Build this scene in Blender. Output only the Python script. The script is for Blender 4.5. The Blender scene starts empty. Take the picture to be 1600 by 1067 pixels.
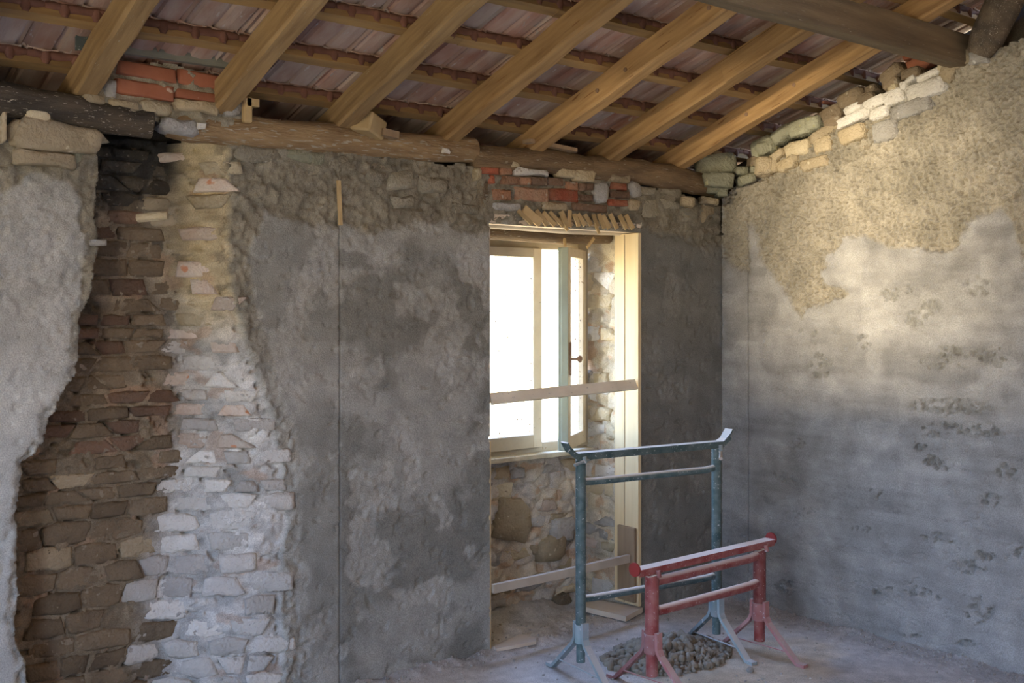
import bpy, math, random
import numpy as np
from mathutils import Vector, Matrix
# ---------------------------------------------------------------- camera, world, lights, exposure
# room frame: corner of the two plastered walls = origin; back wall is the plane y=0 (x<0),
# right wall the plane x=0 (y<0); the camera stands in the room looking at the corner.
F, HY, CX, H = 1700.0, 485.0, 800.0, 1.6
ANG = math.atan2(2132, 1700)
FW = (math.cos(ANG), math.sin(ANG)); RT = (FW[1], -FW[0])
_d = 2550 / 446 * (H / 1.5); _r = (1128 - CX) / F * _d
CAM = (-(_d*FW[0] + _r*RT[0]), -(_d*FW[1] + _r*RT[1]), H)
sc = bpy.context.scene
cd = bpy.data.cameras.new('camera'); cam = bpy.data.objects.new('camera', cd); sc.collection.objects.link(cam)
cam.location = CAM; cam.rotation_euler = (math.pi/2, 0, ANG - math.pi/2)
cd.sensor_width = 36; cd.lens = 36 * F / 1600; cd.shift_y = -(533.5 - HY) / 1600; cd.clip_start = .05
sc.camera = cam
sc.view_settings.view_transform = 'Standard'; sc.view_settings.look = 'None'
sc.view_settings.gamma = 1; sc.view_settings.use_curve_mapping = False
sc.view_settings.exposure = -0.12
try:
    sc.cycles.max_bounces = 8; sc.cycles.diffuse_bounces = 4; sc.cycles.caustics_reflective = False
    sc.cycles.caustics_refractive = False; sc.cycles.transparent_max_bounces = 12
    sc.cycles.sample_clamp_indirect = 8
except Exception: pass
w = bpy.data.worlds.new('sky'); sc.world = w; w.use_nodes = True
nt = w.node_tree; nt.nodes.clear()
wo = nt.nodes.new('ShaderNodeOutputWorld'); wb = nt.nodes.new('ShaderNodeBackground')
tc = nt.nodes.new('ShaderNodeTexCoord'); sx = nt.nodes.new('ShaderNodeSeparateXYZ'); cr = nt.nodes.new('ShaderNodeValToRGB')
mp = nt.nodes.new('ShaderNodeMapRange'); mp.inputs[1].default_value = -1; mp.inputs[2].default_value = 1
nt.links.new(tc.outputs['Generated'], sx.inputs[0]); nt.links.new(sx.outputs[2], mp.inputs[0])
nt.links.new(mp.outputs[0], cr.inputs[0]); nt.links.new(cr.outputs[0], wb.inputs[0]); nt.links.new(wb.outputs[0], wo.inputs[0])
e = cr.color_ramp.elements                                   # dusty sunlit ground below, bright sky above
e[0].position = 0.0; e[0].color = (.40, .33, .23, 1)
e[1].position = 1.0; e[1].color = (.27, .47, 1.0, 1)
for p, c in ((.49, (.55, .47, .34, 1)), (.53, (.66, .72, .80, 1)), (.60, (.40, .60, 1.0, 1))):
    n = e.new(p); n.color = c
wb.inputs[1].default_value = 25.0

def area_light(name, loc, target, sx_, sy_, power, col, portal=False, spread=180):
    l = bpy.data.lights.new(name, 'AREA'); l.shape = 'RECTANGLE'; l.size = sx_; l.size_y = sy_; l.energy = power; l.color = col
    l.spread = math.radians(spread)
    o = bpy.data.objects.new(name, l); sc.collection.objects.link(o); o.location = loc
    o.rotation_euler = (Vector(target) - Vector(loc)).to_track_quat('-Z', 'Y').to_euler()
    if portal: l.cycles.is_portal = True
    return o
# side window of the room (left wall) and door behind the camera: daylight comes in through them
LWX = -6.0; LW = (-1.50, -.70, .90, 1.90)                    # y0 y1 z0 z1
DOOR = (-4.3, -3.0, 0.0, 2.15)                                # doorway further back in the same wall (y0 y1 z0 z1)
area_light('portal', (LWX - .32, (LW[0]+LW[1])/2, (LW[2]+LW[3])/2), (0, (LW[0]+LW[1])/2, (LW[2]+LW[3])/2), 1.7, 1.05, 1, (1, 1, 1), True)
area_light('portal', (-1.15, .56, 1.42), (-1.15, -3, 1.42), 1.1, 1.2, 1, (1, 1, 1), True)
area_light('portal', (LWX - .32, -3.65, 1.08), (0, -3.65, 1.08), 2.15, 1.3, 1, (1, 1, 1), True)
# unseen warm area lamp added outside the side window for the right-wall patch
area_light('warm_patch_lamp', (-24.0, -1.60, -.25), (0, -.9, 1.85), 2.6, 1.5, 12000, (1.0, .84, .60))

R_ = random.Random(7)
NP = np.random.RandomState(5)
def ray(px, py):
    u = (px - CX)/F; return (FW[0] + u*RT[0], FW[1] + u*RT[1], (HY - py)/F)
def on(ax, val, px, py):
    r = ray(px, py); t = (val - CAM[ax])/r[ax]
    return Vector([CAM[i] + r[i]*t for i in range(3)])
def on_roof(px, py, z0, s=.35):
    r = ray(px, py); t = (z0 - s*CAM[1] - CAM[2])/(r[2] + s*r[1]); return Vector([CAM[i] + r[i]*t for i in range(3)])
def proj(x, y, z):
    dx, dy, dz = x - CAM[0], y - CAM[1], z - CAM[2]
    D = dx*FW[0] + dy*FW[1]; D = np.maximum(D, .2) if isinstance(D, np.ndarray) else D
    return CX + F*(dx*RT[0] + dy*RT[1])/D, HY - F*dz/D

# ---------------------------------------------------------------- noise
_L = [NP.rand(256, 256) for _ in range(6)]
def vn(x, y, k=0):
    L = _L[k % 6]; xi = np.floor(x).astype(int); yi = np.floor(y).astype(int); fx = x - xi; fy = y - yi
    fx = fx*fx*(3 - 2*fx); fy = fy*fy*(3 - 2*fy); a = xi & 255; b = yi & 255; a1 = (a+1) & 255; b1 = (b+1) & 255
    return (L[a, b]*(1-fx) + L[a1, b]*fx)*(1-fy) + (L[a, b1]*(1-fx) + L[a1, b1]*fx)*fy
def fbm(x, y, o=4, k=0, g=.5):
    s = 0; a = 1; t = 0
    for i in range(o):
        s = s + a*(vn(x*2**i + 17.3*i, y*2**i + 9.1*i, k + i) - .5); t += a; a *= g
    return s/t*2
_W = NP.rand(64, 64, 3)
def worley(x, y):
    xi = np.floor(x).astype(int); yi = np.floor(y).astype(int)
    f1 = np.full(x.shape, 9.); f2 = np.full(x.shape, 9.); cid = np.zeros(x.shape)
    for i in (-1, 0, 1):
        for j in (-1, 0, 1):
            c = _W[(xi+i) & 63, (yi+j) & 63]
            d = np.hypot(xi+i+c[..., 0]-x, yi+j+c[..., 1]-y)
            n = d < f1; f2 = np.where(n, f1, np.minimum(f2, d)); cid = np.where(n, c[..., 2], cid); f1 = np.where(n, d, f1)
    return f1, f2, cid
def ss(a, b, x):
    t = np.clip((x - a)/(b - a), 0, 1); return t*t*(3 - 2*t)
def sdpoly(P, px, py):                                        # signed distance (px), positive inside
    P = np.array(P, float); d = np.full(px.shape, 1e9); ins = np.zeros(px.shape, bool)
    for i in range(len(P)):
        a = P[i]; b = P[(i+1) % len(P)]; ex, ey = b - a
        wx = px - a[0]; wy = py - a[1]; t = np.clip((wx*ex + wy*ey)/(ex*ex + ey*ey + 1e-9), 0, 1)
        d = np.minimum(d, np.hypot(wx - ex*t, wy - ey*t))
        c = ((a[1] > py) != (b[1] > py)) & (px < (b[0]-a[0])*(py - a[1])/(b[1]-a[1]+1e-12) + a[0]); ins ^= c
    return np.where(ins, d, -d)

# ---------------------------------------------------------------- materials
MATS = {}
def mat(name, col, col2=None, scale=8, rough=.85, bump=.3, bscale=60, dust=0, dustcol=(.55, .53, .5), spots=0, spotcol=(.7, .68, .62),
        stretch=(1, 1, 1), vcol=False, metal=0, mix=.5, coord='Object', spot_scale=90, bdist=.004, detail=5):
    m = bpy.data.materials.new(name); m.use_nodes = True; t = m.node_tree; N = t.nodes; L = t.links
    b = N['Principled BSDF']; b.inputs['Roughness'].default_value = rough; b.inputs['Metallic'].default_value = metal
    b.inputs['Specular IOR Level'].default_value = .3
    tcn = N.new('ShaderNodeTexCoord'); mpn = N.new('ShaderNodeMapping'); mpn.inputs['Scale'].default_value = stretch
    if coord == 'World':
        g = N.new('ShaderNodeNewGeometry'); L.new(g.outputs['Position'], mpn.inputs[0])
    else: L.new(tcn.outputs['Object'], mpn.inputs[0])
    def noise(sc_, det=detail):
        n = N.new('ShaderNodeTexNoise'); n.inputs['Scale'].default_value = sc_; n.inputs['Detail'].default_value = det
        L.new(mpn.outputs[0], n.inputs['Vector']); return n
    n1 = noise(scale)
    def ramp(src, a, c):
        r = N.new('ShaderNodeMapRange'); r.inputs[1].default_value = a; r.inputs[2].default_value = c; L.new(src, r.inputs[0]); return r.outputs[0]
    def mixc(fac, A, B, mode='MIX'):
        x = N.new('ShaderNodeMix'); x.data_type = 'RGBA'; x.blend_type = mode
        if isinstance(fac, (int, float)): x.inputs[0].default_value = fac
        else: L.new(fac, x.inputs[0])
        for k, v in ((6, A), (7, B)):
            if isinstance(v, tuple): x.inputs[k].default_value = (*v, 1)
            else: L.new(v, x.inputs[k])
        return x.outputs[2]
    if vcol:
        va = N.new('ShaderNodeAttribute'); va.attribute_name = 'Col'
        c = mixc(1.0, va.outputs['Color'], mixc(ramp(n1.outputs[0], .3, .7), (.82, .82, .82), (1.15, 1.15, 1.15)), 'MULTIPLY')
    else:
        c = mixc(ramp(n1.outputs[0], mix-.22, mix+.22), col, col2 or tuple(min(1, v*.7) for v in col))
        if coord != 'World' or True:
            oi = N.new('ShaderNodeObjectInfo'); rr = N.new('ShaderNodeMapRange'); rr.inputs[3].default_value = .72; rr.inputs[4].default_value = 1.2
            L.new(oi.outputs['Random'], rr.inputs[0]); cb = N.new('ShaderNodeCombineXYZ')
            for k in range(3): L.new(rr.outputs[0], cb.inputs[k])
            c = mixc(1.0, c, cb.outputs[0], 'MULTIPLY')
    if vcol:
        n4 = noise(210, 3); c = mixc(1.0, c, mixc(ramp(n4.outputs[0], .34, .66), (.80, .80, .80), (1.16, 1.16, 1.16)), 'MULTIPLY')
    if spots:
        n3 = noise(spot_scale, 2); c = mixc(ramp(n3.outputs[0], .72 - spots*.25, .76 - spots*.25), c, spotcol)
    if dust:
        g2 = N.new('ShaderNodeNewGeometry'); s2 = N.new('ShaderNodeSeparateXYZ'); L.new(g2.outputs['Normal'], s2.inputs[0])
        r = ramp(s2.outputs[2], .35, .85); mu = N.new('ShaderNodeMath'); mu.operation = 'MULTIPLY'; mu.inputs[1].default_value = dust
        L.new(r, mu.inputs[0]); c = mixc(mu.outputs[0], c, dustcol)
    L.new(c, b.inputs['Base Color'])
    n2 = noise(bscale, 6); bp = N.new('ShaderNodeBump'); bp.inputs['Strength'].default_value = bump; bp.inputs['Distance'].default_value = bdist
    L.new(n2.outputs[0], bp.inputs['Height']); L.new(bp.outputs[0], b.inputs['Normal'])
    MATS[name] = m; return m
mat('plaster', None, vcol=True, scale=9, bump=.6, bscale=150, coord='World', bdist=.004)
mat('floor_concrete', None, vcol=True, scale=14, bump=.5, bscale=110, coord='World', bdist=.004)
mat('dark_wall', (.16, .15, .13), (.11, .10, .09), scale=3)
W1 = dict(stretch=(1, 1, 1), bump=.35, coord='Object')
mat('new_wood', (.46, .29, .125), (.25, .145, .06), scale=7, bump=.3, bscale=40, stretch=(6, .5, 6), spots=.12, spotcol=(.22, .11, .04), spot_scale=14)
mat('new_wood_shaded', (.36, .24, .11), (.19, .12, .055), scale=7, bump=.3, bscale=40, stretch=(6, .5, 6), spots=.10, spotcol=(.4, .36, .26), spot_scale=60)
mat('batten_wood', (.38, .24, .09), (.24, .15, .07), scale=6, bump=.4, bscale=50, stretch=(.6, 6, 6))
mat('pine_board', (.68, .56, .34), (.57, .44, .24), scale=3, bump=.12, bscale=40, stretch=(6, 6, .4), rough=.7)
mat('dusty_wood', (.66, .57, .44), (.50, .42, .32), scale=8, bump=.4, bscale=60, dust=.6, dustcol=(.55, .53, .5))
mat('brown_board', (.42, .30, .18), (.30, .21, .13), scale=5, bump=.3, bscale=50, stretch=(5, 5, .5))
mat('old_beam', (.22, .165, .10), (.11, .085, .055), scale=5, bump=.7, bscale=45, stretch=(.5, 5, 5), spots=.1, spotcol=(.3, .26, .19), spot_scale=40)
mat('bark_log', (.28, .19, .10), (.13, .09, .055), scale=7, bump=1, bscale=35, stretch=(.7, 4, 4), spots=.25, spotcol=(.36, .31, .22), spot_scale=30, bdist=.01)
mat('flaky_log', (.40, .28, .15), (.22, .14, .07), scale=9, bump=1, bscale=30, stretch=(.7, 4, 4), spots=.45, spotcol=(.42, .37, .28), spot_scale=28, bdist=.012)
mat('charred_log', (.17, .13, .085), (.04, .035, .028), scale=5, bump=1, bscale=30, stretch=(.7, 3, 3), spots=.3, spotcol=(.36, .32, .25), spot_scale=70, bdist=.01)
mat('lath_wood', (.62, .46, .24), (.46, .33, .16), scale=12, bump=.3, bscale=60)
mat('window_paint', (.60, .53, .40), (.50, .43, .31), scale=9, bump=.2, bscale=70, rough=.6, spots=.1, spotcol=(.35, .27, .17), spot_scale=50, coord='World')
mat('spreader_wood', (.86, .78, .62), (.70, .62, .47), scale=8, bump=.4, bscale=60, dust=.5, dustcol=(.7, .68, .64), spots=.2, spotcol=(.5, .45, .36), spot_scale=60)
mat('window_paint_green', (.42, .47, .36), (.34, .37, .28), scale=9, bump=.2, bscale=70, rough=.6)
mat('sill_wood', (.68, .60, .44), (.5, .43, .3), scale=20, bump=.5, bscale=70, spots=.3, spotcol=(.30, .27, .2), spot_scale=70)
mat('tile_clay', (.38, .19, .13), (.54, .44, .36), scale=5, bump=.5, bscale=60, spots=.2, spotcol=(.48, .42, .38), spot_scale=18, coord='World', stretch=(2.5, .8, 1))
mat('tile_clay_pale', (.66, .58, .49), (.44, .27, .20), scale=5, bump=.5, bscale=60, spots=.2, spotcol=(.55, .50, .46), spot_scale=18, coord='World', stretch=(2.5, .8, 1))
mat('tile_nib', (.21, .10, .065), (.13, .06, .04), scale=20, bump=.5, bscale=60)
mat('slate', (.16, .19, .17), (.11, .13, .12), scale=30, spots=.45, spotcol=(.4, .42, .38), spot_scale=90)
mat('grey_board', (.34, .34, .27), (.20, .20, .16), scale=5, bump=.4, bscale=50, stretch=(.6, 4, 4))
mat('brick_new', (.40, .155, .085), (.33, .12, .065), scale=12, bump=.3, bscale=70, spots=.1, spotcol=(.55, .42, .33), spot_scale=20, coord='World')
ST = {}
def st(n, c, c2, **k): ST[n] = mat('stone_'+n, c, c2, scale=k.pop('scale', 9), bump=1, bscale=70, coord='World', bdist=.012, **k)
st('cream', (.60, .52, .36), (.44, .36, .22), spots=.15, spotcol=(.3, .24, .15), spot_scale=22)
st('white', (.74, .72, .66), (.60, .57, .50), spots=.15, spotcol=(.42, .38, .32), spot_scale=25)
st('pale', (.62, .59, .53), (.50, .47, .42), spots=.2, spotcol=(.40, .36, .30), spot_scale=25)
st('grey', (.46, .45, .42), (.34, .32, .28), spots=.2, spotcol=(.55, .53, .48), spot_scale=25)
st('beige', (.48, .40, .27), (.36, .29, .18), spots=.2, spotcol=(.55, .48, .34), spot_scale=25)
st('green', (.40, .40, .29), (.27, .265, .18), spots=.2, spotcol=(.44, .42, .24), spot_scale=20)
st('brown', (.27, .21, .135), (.17, .13, .085), spots=.2, spotcol=(.35, .30, .22), spot_scale=25)
st('mortar', (.38, .345, .26), (.27, .245, .18), spots=.2, spotcol=(.46, .42, .33), spot_scale=40)
st('soot', (.045, .042, .036), (.10, .085, .06), spots=.35, spotcol=(.15, .13, .10), spot_scale=70)
st('brick', (.42, .19, .10), (.36, .25, .17), spots=.35, spotcol=(.46, .40, .32), spot_scale=22)
st('brickred', (.42, .11, .06), (.36, .17, .10), spots=.15, spotcol=(.46, .40, .32), spot_scale=22)
st('brickpale', (.60, .46, .36), (.62, .56, .47), spots=.2, spotcol=(.62, .30, .17), spot_scale=14)
st('brickdark', (.24, .14, .09), (.18, .13, .09), spots=.2, spotcol=(.32, .27, .2), spot_scale=22)
mat('mortar_clump', (.31, .28, .22), (.20, .18, .14), scale=20, bump=.8, bscale=80)
mat('crumb', (.46, .44, .40), (.36, .34, .30), scale=20, bump=.5, bscale=80)
mat('green_paint', (.04, .085, .085), (.15, .20, .20), scale=22, rough=.5, bump=.2, bscale=60, dust=1, dustcol=(.80, .77, .71), spots=.22, spotcol=(.48, .52, .52), spot_scale=110, coord='World')
mat('green_dusty', (.36, .40, .42), (.24, .33, .34), scale=14, rough=.8, bump=.3, bscale=60, dust=.8, dustcol=(.62, .61, .58), spots=.25, spotcol=(.6, .6, .6), spot_scale=55, coord='World')
mat('red_paint', (.21, .032, .030), (.33, .14, .125), scale=22, rough=.5, bump=.2, bscale=60, dust=1, dustcol=(.82, .70, .62), spots=.22, spotcol=(.50, .38, .35), spot_scale=110, coord='World')
mat('red_dusty', (.36, .14, .13), (.44, .26, .25), scale=12, rough=.8, bump=.3, bscale=60, dust=.7, dustcol=(.62, .55, .52), spots=.3, spotcol=(.5, .4, .4), spot_scale=50, coord='World')
mat('bright_red', (.34, .045, .04), (.28, .04, .035), scale=10, rough=.5, bump=.2)
mat('pin_metal', (.60, .56, .50), (.42, .38, .34), scale=20, rough=.6, bump=.2)
mat('rust_iron', (.22, .13, .08), (.3, .2, .13), scale=30, rough=.7, bump=.3)
def glass_mat():
    m = bpy.data.materials.new('dirty_glass'); m.use_nodes = True; t = m.node_tree; N = t.nodes; L = t.links; N.remove(N['Principled BSDF'])
    tr = N.new('ShaderNodeBsdfTransparent'); tr.inputs[0].default_value = (.97, .98, .97, 1); gl = N.new('ShaderNodeBsdfGlossy'); gl.inputs['Roughness'].default_value = .05
    df = N.new('ShaderNodeBsdfDiffuse'); df.inputs[0].default_value = (.20, .14, .12, 1)
    m1 = N.new('ShaderNodeMixShader'); m1.inputs[0].default_value = .04; m2 = N.new('ShaderNodeMixShader')
    n = N.new('ShaderNodeTexNoise'); n.inputs['Scale'].default_value = 75; n.inputs['Detail'].default_value = 2
    g = N.new('ShaderNodeNewGeometry'); L.new(g.outputs['Position'], n.inputs['Vector'])
    r = N.new('ShaderNodeMapRange'); r.inputs[1].default_value = .65; r.inputs[2].default_value = .68; L.new(n.outputs[0], r.inputs[0])
    L.new(tr.outputs[0], m1.inputs[1]); L.new(gl.outputs[0], m1.inputs[2]); L.new(m1.outputs[0], m2.inputs[1]); L.new(df.outputs[0], m2.inputs[2])
    L.new(r.outputs[0], m2.inputs[0]); L.new(m2.outputs[0], N['Material Output'].inputs[0]); MATS['dirty_glass'] = m
glass_mat()

# ---------------------------------------------------------------- mesh helpers
COL = sc.collection
def link(name, me, m, parent=None, smooth=False):
    o = bpy.data.objects.new(name, me); COL.objects.link(o)
    if isinstance(m, str): m = MATS[m]
    if not me.materials: me.materials.append(m)
    if parent: o.parent = parent
    if smooth: me.polygons.foreach_set('use_smooth', [True]*len(me.polygons))
    return o
class MB:
    def __init__(s): s.v = []; s.f = []
    def add(s, v, f):
        n = len(s.v); s.v += [tuple(p) for p in v]; s.f += [tuple(i+n for i in q) for q in f]; return s
    def mesh(s, name='m'):
        me = bpy.data.meshes.new(name); me.from_pydata(s.v, [], s.f); me.validate(); me.update(); return me
    def box(s, c, size, M=None, jit=0, bev=0.0):
        x, y, z = [k/2 for k in size]; M = M or Matrix.Identity(3); c = Vector(c)
        if bev:
            return s.beam_box(c, (x, y, z), M, bev)
        v = [c + M @ Vector((sx*x + R_.uniform(-jit, jit), sy*y + R_.uniform(-jit, jit), sz*z + R_.uniform(-jit, jit))) for sx in (-1, 1) for sy in (-1, 1) for sz in (-1, 1)]
        return s.add(v, [(0, 1, 3, 2), (4, 6, 7, 5), (0, 4, 5, 1), (2, 3, 7, 6), (0, 2, 6, 4), (1, 5, 7, 3)])
    def beam_box(s, c, h, M, b):                              # box with chamfered edges: 24 verts
        v = []; idx = {}
        for a in range(3):
            for i in (-1, 1):
                for j in (-1, 1):
                    for k in (-1, 1):
                        p = [i*(h[0]-b), j*(h[1]-b), k*(h[2]-b)]; p[a] = (i, j, k)[a]*h[a]
                        idx[(a, i, j, k)] = len(v); v.append(c + M @ Vector(p))
        f = []
        for a in range(3):
            o1, o2 = [q for q in range(3) if q != a]
            for s_ in (-1, 1):
                q = []
                for u, w_ in ((-1, -1), (1, -1), (1, 1), (-1, 1)):
                    t = [0, 0, 0]; t[a] = s_; t[o1] = u; t[o2] = w_; q.append(idx[(a, *t)])
                f.append(q)
        for a in range(3):
            o1, o2 = [q for q in range(3) if q != a]
            for u in (-1, 1):
                for w_ in (-1, 1):
                    t1 = [0]*3; t1[a] = -1; t1[o1] = u; t1[o2] = w_; t2 = list(t1); t2[a] = 1
                    f.append([idx[(o1, *t1)], idx[(o1, *t2)], idx[(o2, *t2)], idx[(o2, *t1)]])
        for i in (-1, 1):
            for j in (-1, 1):
                for k in (-1, 1): f.append([idx[(0, i, j, k)], idx[(1, i, j, k)], idx[(2, i, j, k)]])
        return s.add(v, f)
    def tube(s, pts, rad, n=14, cap=True, wob=0, oval=1.0, seed=0):
        pts = [Vector(p) for p in pts]; rads = list(rad) if isinstance(rad, (list, tuple)) else [rad]*len(pts); rr = random.Random(seed); v = []
        if cap and len(pts) > 1 and (pts[1]-pts[0]).length > .02:
            pts.insert(1, pts[0] + (pts[1]-pts[0]).normalized()*.003); rads.insert(1, rads[0])
            pts.insert(len(pts)-1, pts[-1] + (pts[-2]-pts[-1]).normalized()*.003); rads.insert(len(rads)-1, rads[-1])
        up0 = None
        for i, p in enumerate(pts):
            t = ((pts[min(i+1, len(pts)-1)] - pts[max(i-1, 0)])).normalized()
            if up0 is None: up0 = Vector((0, 0, 1)) if abs(t.z) < .9 else Vector((1, 0, 0))
            a = t.cross(up0).normalized(); b = a.cross(t).normalized(); up0 = b
            for k in range(n):
                th = 2*math.pi*k/n; r = rads[i]*(1 + wob*(rr.random()-.5))
                v.append(p + a*math.cos(th)*r + b*math.sin(th)*r*oval)
        f = [(i*n+k, i*n+(k+1) % n, (i+1)*n+(k+1) % n, (i+1)*n+k) for i in range(len(pts)-1) for k in range(n)]
        if cap: f += [tuple(range(n-1, -1, -1)), tuple((len(pts)-1)*n + k for k in range(n))]
        return s.add(v, f)
    def strip(s, pts, w_, th, side):                          # flat bar along a polyline; side = width direction
        pts = [Vector(p) for p in pts]; side = Vector(side).normalized(); v = []
        for i, p in enumerate(pts):
            t = (pts[min(i+1, len(pts)-1)] - pts[max(i-1, 0)]).normalized(); nrm = side.cross(t).normalized()
            for a, b in ((-1, -1), (1, -1), (1, 1), (-1, 1)): v.append(p + side*a*w_/2 + nrm*b*th/2)
        f = [(i*4+k, i*4+(k+1) % 4, i*4+4+(k+1) % 4, i*4+4+k) for i in range(len(pts)-1) for k in range(4)]
        f += [(3, 2, 1, 0), tuple((len(pts)-1)*4 + k for k in range(4))]
        return s.add(v, f)
def tag(o, label=None, cat=None, group=None, kind=None):
    if label: o['label'] = label
    if cat: o['category'] = cat
    if group: o['group'] = group
    if kind: o['kind'] = kind
    return o
def empty(name, loc, label=None, cat=None, group=None, kind=None):
    o = bpy.data.objects.new(name, None); COL.objects.link(o); o.location = loc; o.empty_display_size = .1
    return tag(o, label, cat, group, kind)
def child(o, root):                                           # parent keeping world placement (root has only a location)
    o.parent = root; o.matrix_parent_inverse = Matrix.Translation(-Vector(root.location)); return o
def frame_from(xdir, up=(0, 0, 1)):
    x = Vector(xdir).normalized(); z = Vector(up); y = z.cross(x).normalized(); z = x.cross(y); return Matrix((x, y, z)).transposed()

def np_mesh(name, V, Q, C):
    me = bpy.data.meshes.new(name); n = len(Q)
    me.vertices.add(len(V)); me.vertices.foreach_set('co', V.astype(np.float32).ravel())
    me.loops.add(n*4); me.loops.foreach_set('vertex_index', Q.astype(np.int32).ravel())
    me.polygons.add(n); me.polygons.foreach_set('loop_start', np.arange(0, n*4, 4, dtype=np.int32))
    me.polygons.foreach_set('use_smooth', np.ones(n, bool)); me.update(calc_edges=True)
    a = me.color_attributes.new('Col', 'FLOAT_COLOR', 'POINT'); a.data.foreach_set('color', np.c_[C, np.ones(len(C))].astype(np.float32).ravel())
    me.validate(); return me
def gridquads(P, C, mask=None, flip=False):
    nu, nv = P.shape[:2]; I = np.arange(nu*nv).reshape(nu, nv)
    Q = np.stack([I[:-1, :-1], I[1:, :-1], I[1:, 1:], I[:-1, 1:]], -1)
    if mask is not None: Q = Q[mask[:-1, :-1] & mask[1:, :-1] & mask[1:, 1:] & mask[:-1, 1:]]
    Q = Q.reshape(-1, 4)
    if flip: Q = Q[:, ::-1]
    return P.reshape(-1, 3), Q, C.reshape(-1, 3)
def boxgrid(x0, x1, y0, y1, z0, z1, c):
    v = np.array([(x, y, z) for x in (x0, x1) for y in (y0, y1) for z in (z0, z1)], float)
    q = np.array([(0, 1, 3, 2), (4, 6, 7, 5), (0, 4, 5, 1), (2, 3, 7, 6), (0, 2, 6, 4), (1, 5, 7, 3)])
    return v, q, np.tile(c, (8, 1)).astype(float)
def joined(name, parts):
    V = []; Q = []; C = []; n = 0
    for v, q, c in parts: V.append(v); Q.append(q + n); C.append(c); n += len(v)
    return np_mesh(name, np.vstack(V), np.vstack(Q), np.vstack(C))
def lerp3(a, b, t): return a*(1 - t[..., None]) + b*t[..., None]
A = np.array

# ================================================================ BACK WALL (plane y = 0)
XL = [(190, 158), (300, 155), (330, 149), (380, 158), (420, 149), (470, 141), (500, 128), (560, 127), (590, 120), (602, 104), (640, 94), (655, 76), (690, 74), (712, 55), (722, 38), (770, 34), (800, 27), (850, 31), (900, 30), (950, 29), (990, 23), (1030, 40), (1067, 45), (1300, 46)]
XR = [(190, 352), (230, 361), (380, 362), (450, 366), (500, 376), (560, 396), (620, 414), (660, 430), (700, 440), (800, 449), (900, 441), (960, 438), (1000, 449), (1067, 446), (1300, 446)]
def tab(T, y): return np.interp(y, [t[0] for t in T], [t[1] for t in T])
RCW = [(200, 72), (560, 80), (700, 130), (800, 160), (1067, 190)]
def recess(px, py, nx, ny):                                   # depth behind the plaster face, membership 0..1
    xl = tab(XL, py) + nx; xr = tab(XR, py) + ny
    inn = ss(-2, 4, px - xl)*ss(-2, 4, xr - px)
    t = ss(0, 1, (xr - px)/tab(RCW, py))
    return inn, .03 + .225*t
ROUGH_B = [(0, 300), (60, 275), (110, 290), (150, 330), (160, 380), (362, 330), (400, 322), (440, 338), (480, 352), (520, 348), (545, 352), (580, 372), (620, 350), (700, 352), (740, 366), (764, 362), (765, 352), (1000, 352), (1040, 366), (1070, 372), (1100, 385), (1128, 392)]
def rough_mask(px, py):
    top = ss(-7, 7, np.interp(px, [p[0] for p in ROUGH_B], [p[1] for p in ROUGH_B]) - py)
    xr = tab(XR, py); wd = np.interp(py, [300, 400, 560, 700, 800, 1067], [60, 28, 34, 22, 20, 34])
    strip = ss(-4, 6, (xr + wd) - px)*ss(-6, 0, px - xr + 4)
    xl = tab(XL, py); ls = ss(-5, 4, px - (xl - np.interp(py, [300, 500, 720, 1067], [32, 14, 10, 14])))*(px < xl + 8)
    return np.clip(np.maximum(np.maximum(top, strip), ls), 0, 1)
x_ = np.unique(np.concatenate([np.arange(-4.12, 0.0005, .0075), A([-2.437, -2.434, -2.431, -2.4275, -1.6395, -.6395, 0.0])]))
x_ = x_[(np.abs(x_ + 1.6395) < 1e-6) | (np.abs(x_ + 1.6395) > .004)]; x_ = x_[(np.abs(x_ + .6395) < 1e-6) | (np.abs(x_ + .6395) > .004)]
z_ = np.unique(np.concatenate([np.arange(-.02, 2.36, .0075), A([2.006])]))
z_ = z_[(np.abs(z_ - 2.006) < 1e-6) | (np.abs(z_ - 2.006) > .004)]
X, Z = np.meshgrid(x_, z_, indexing='ij')
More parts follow.
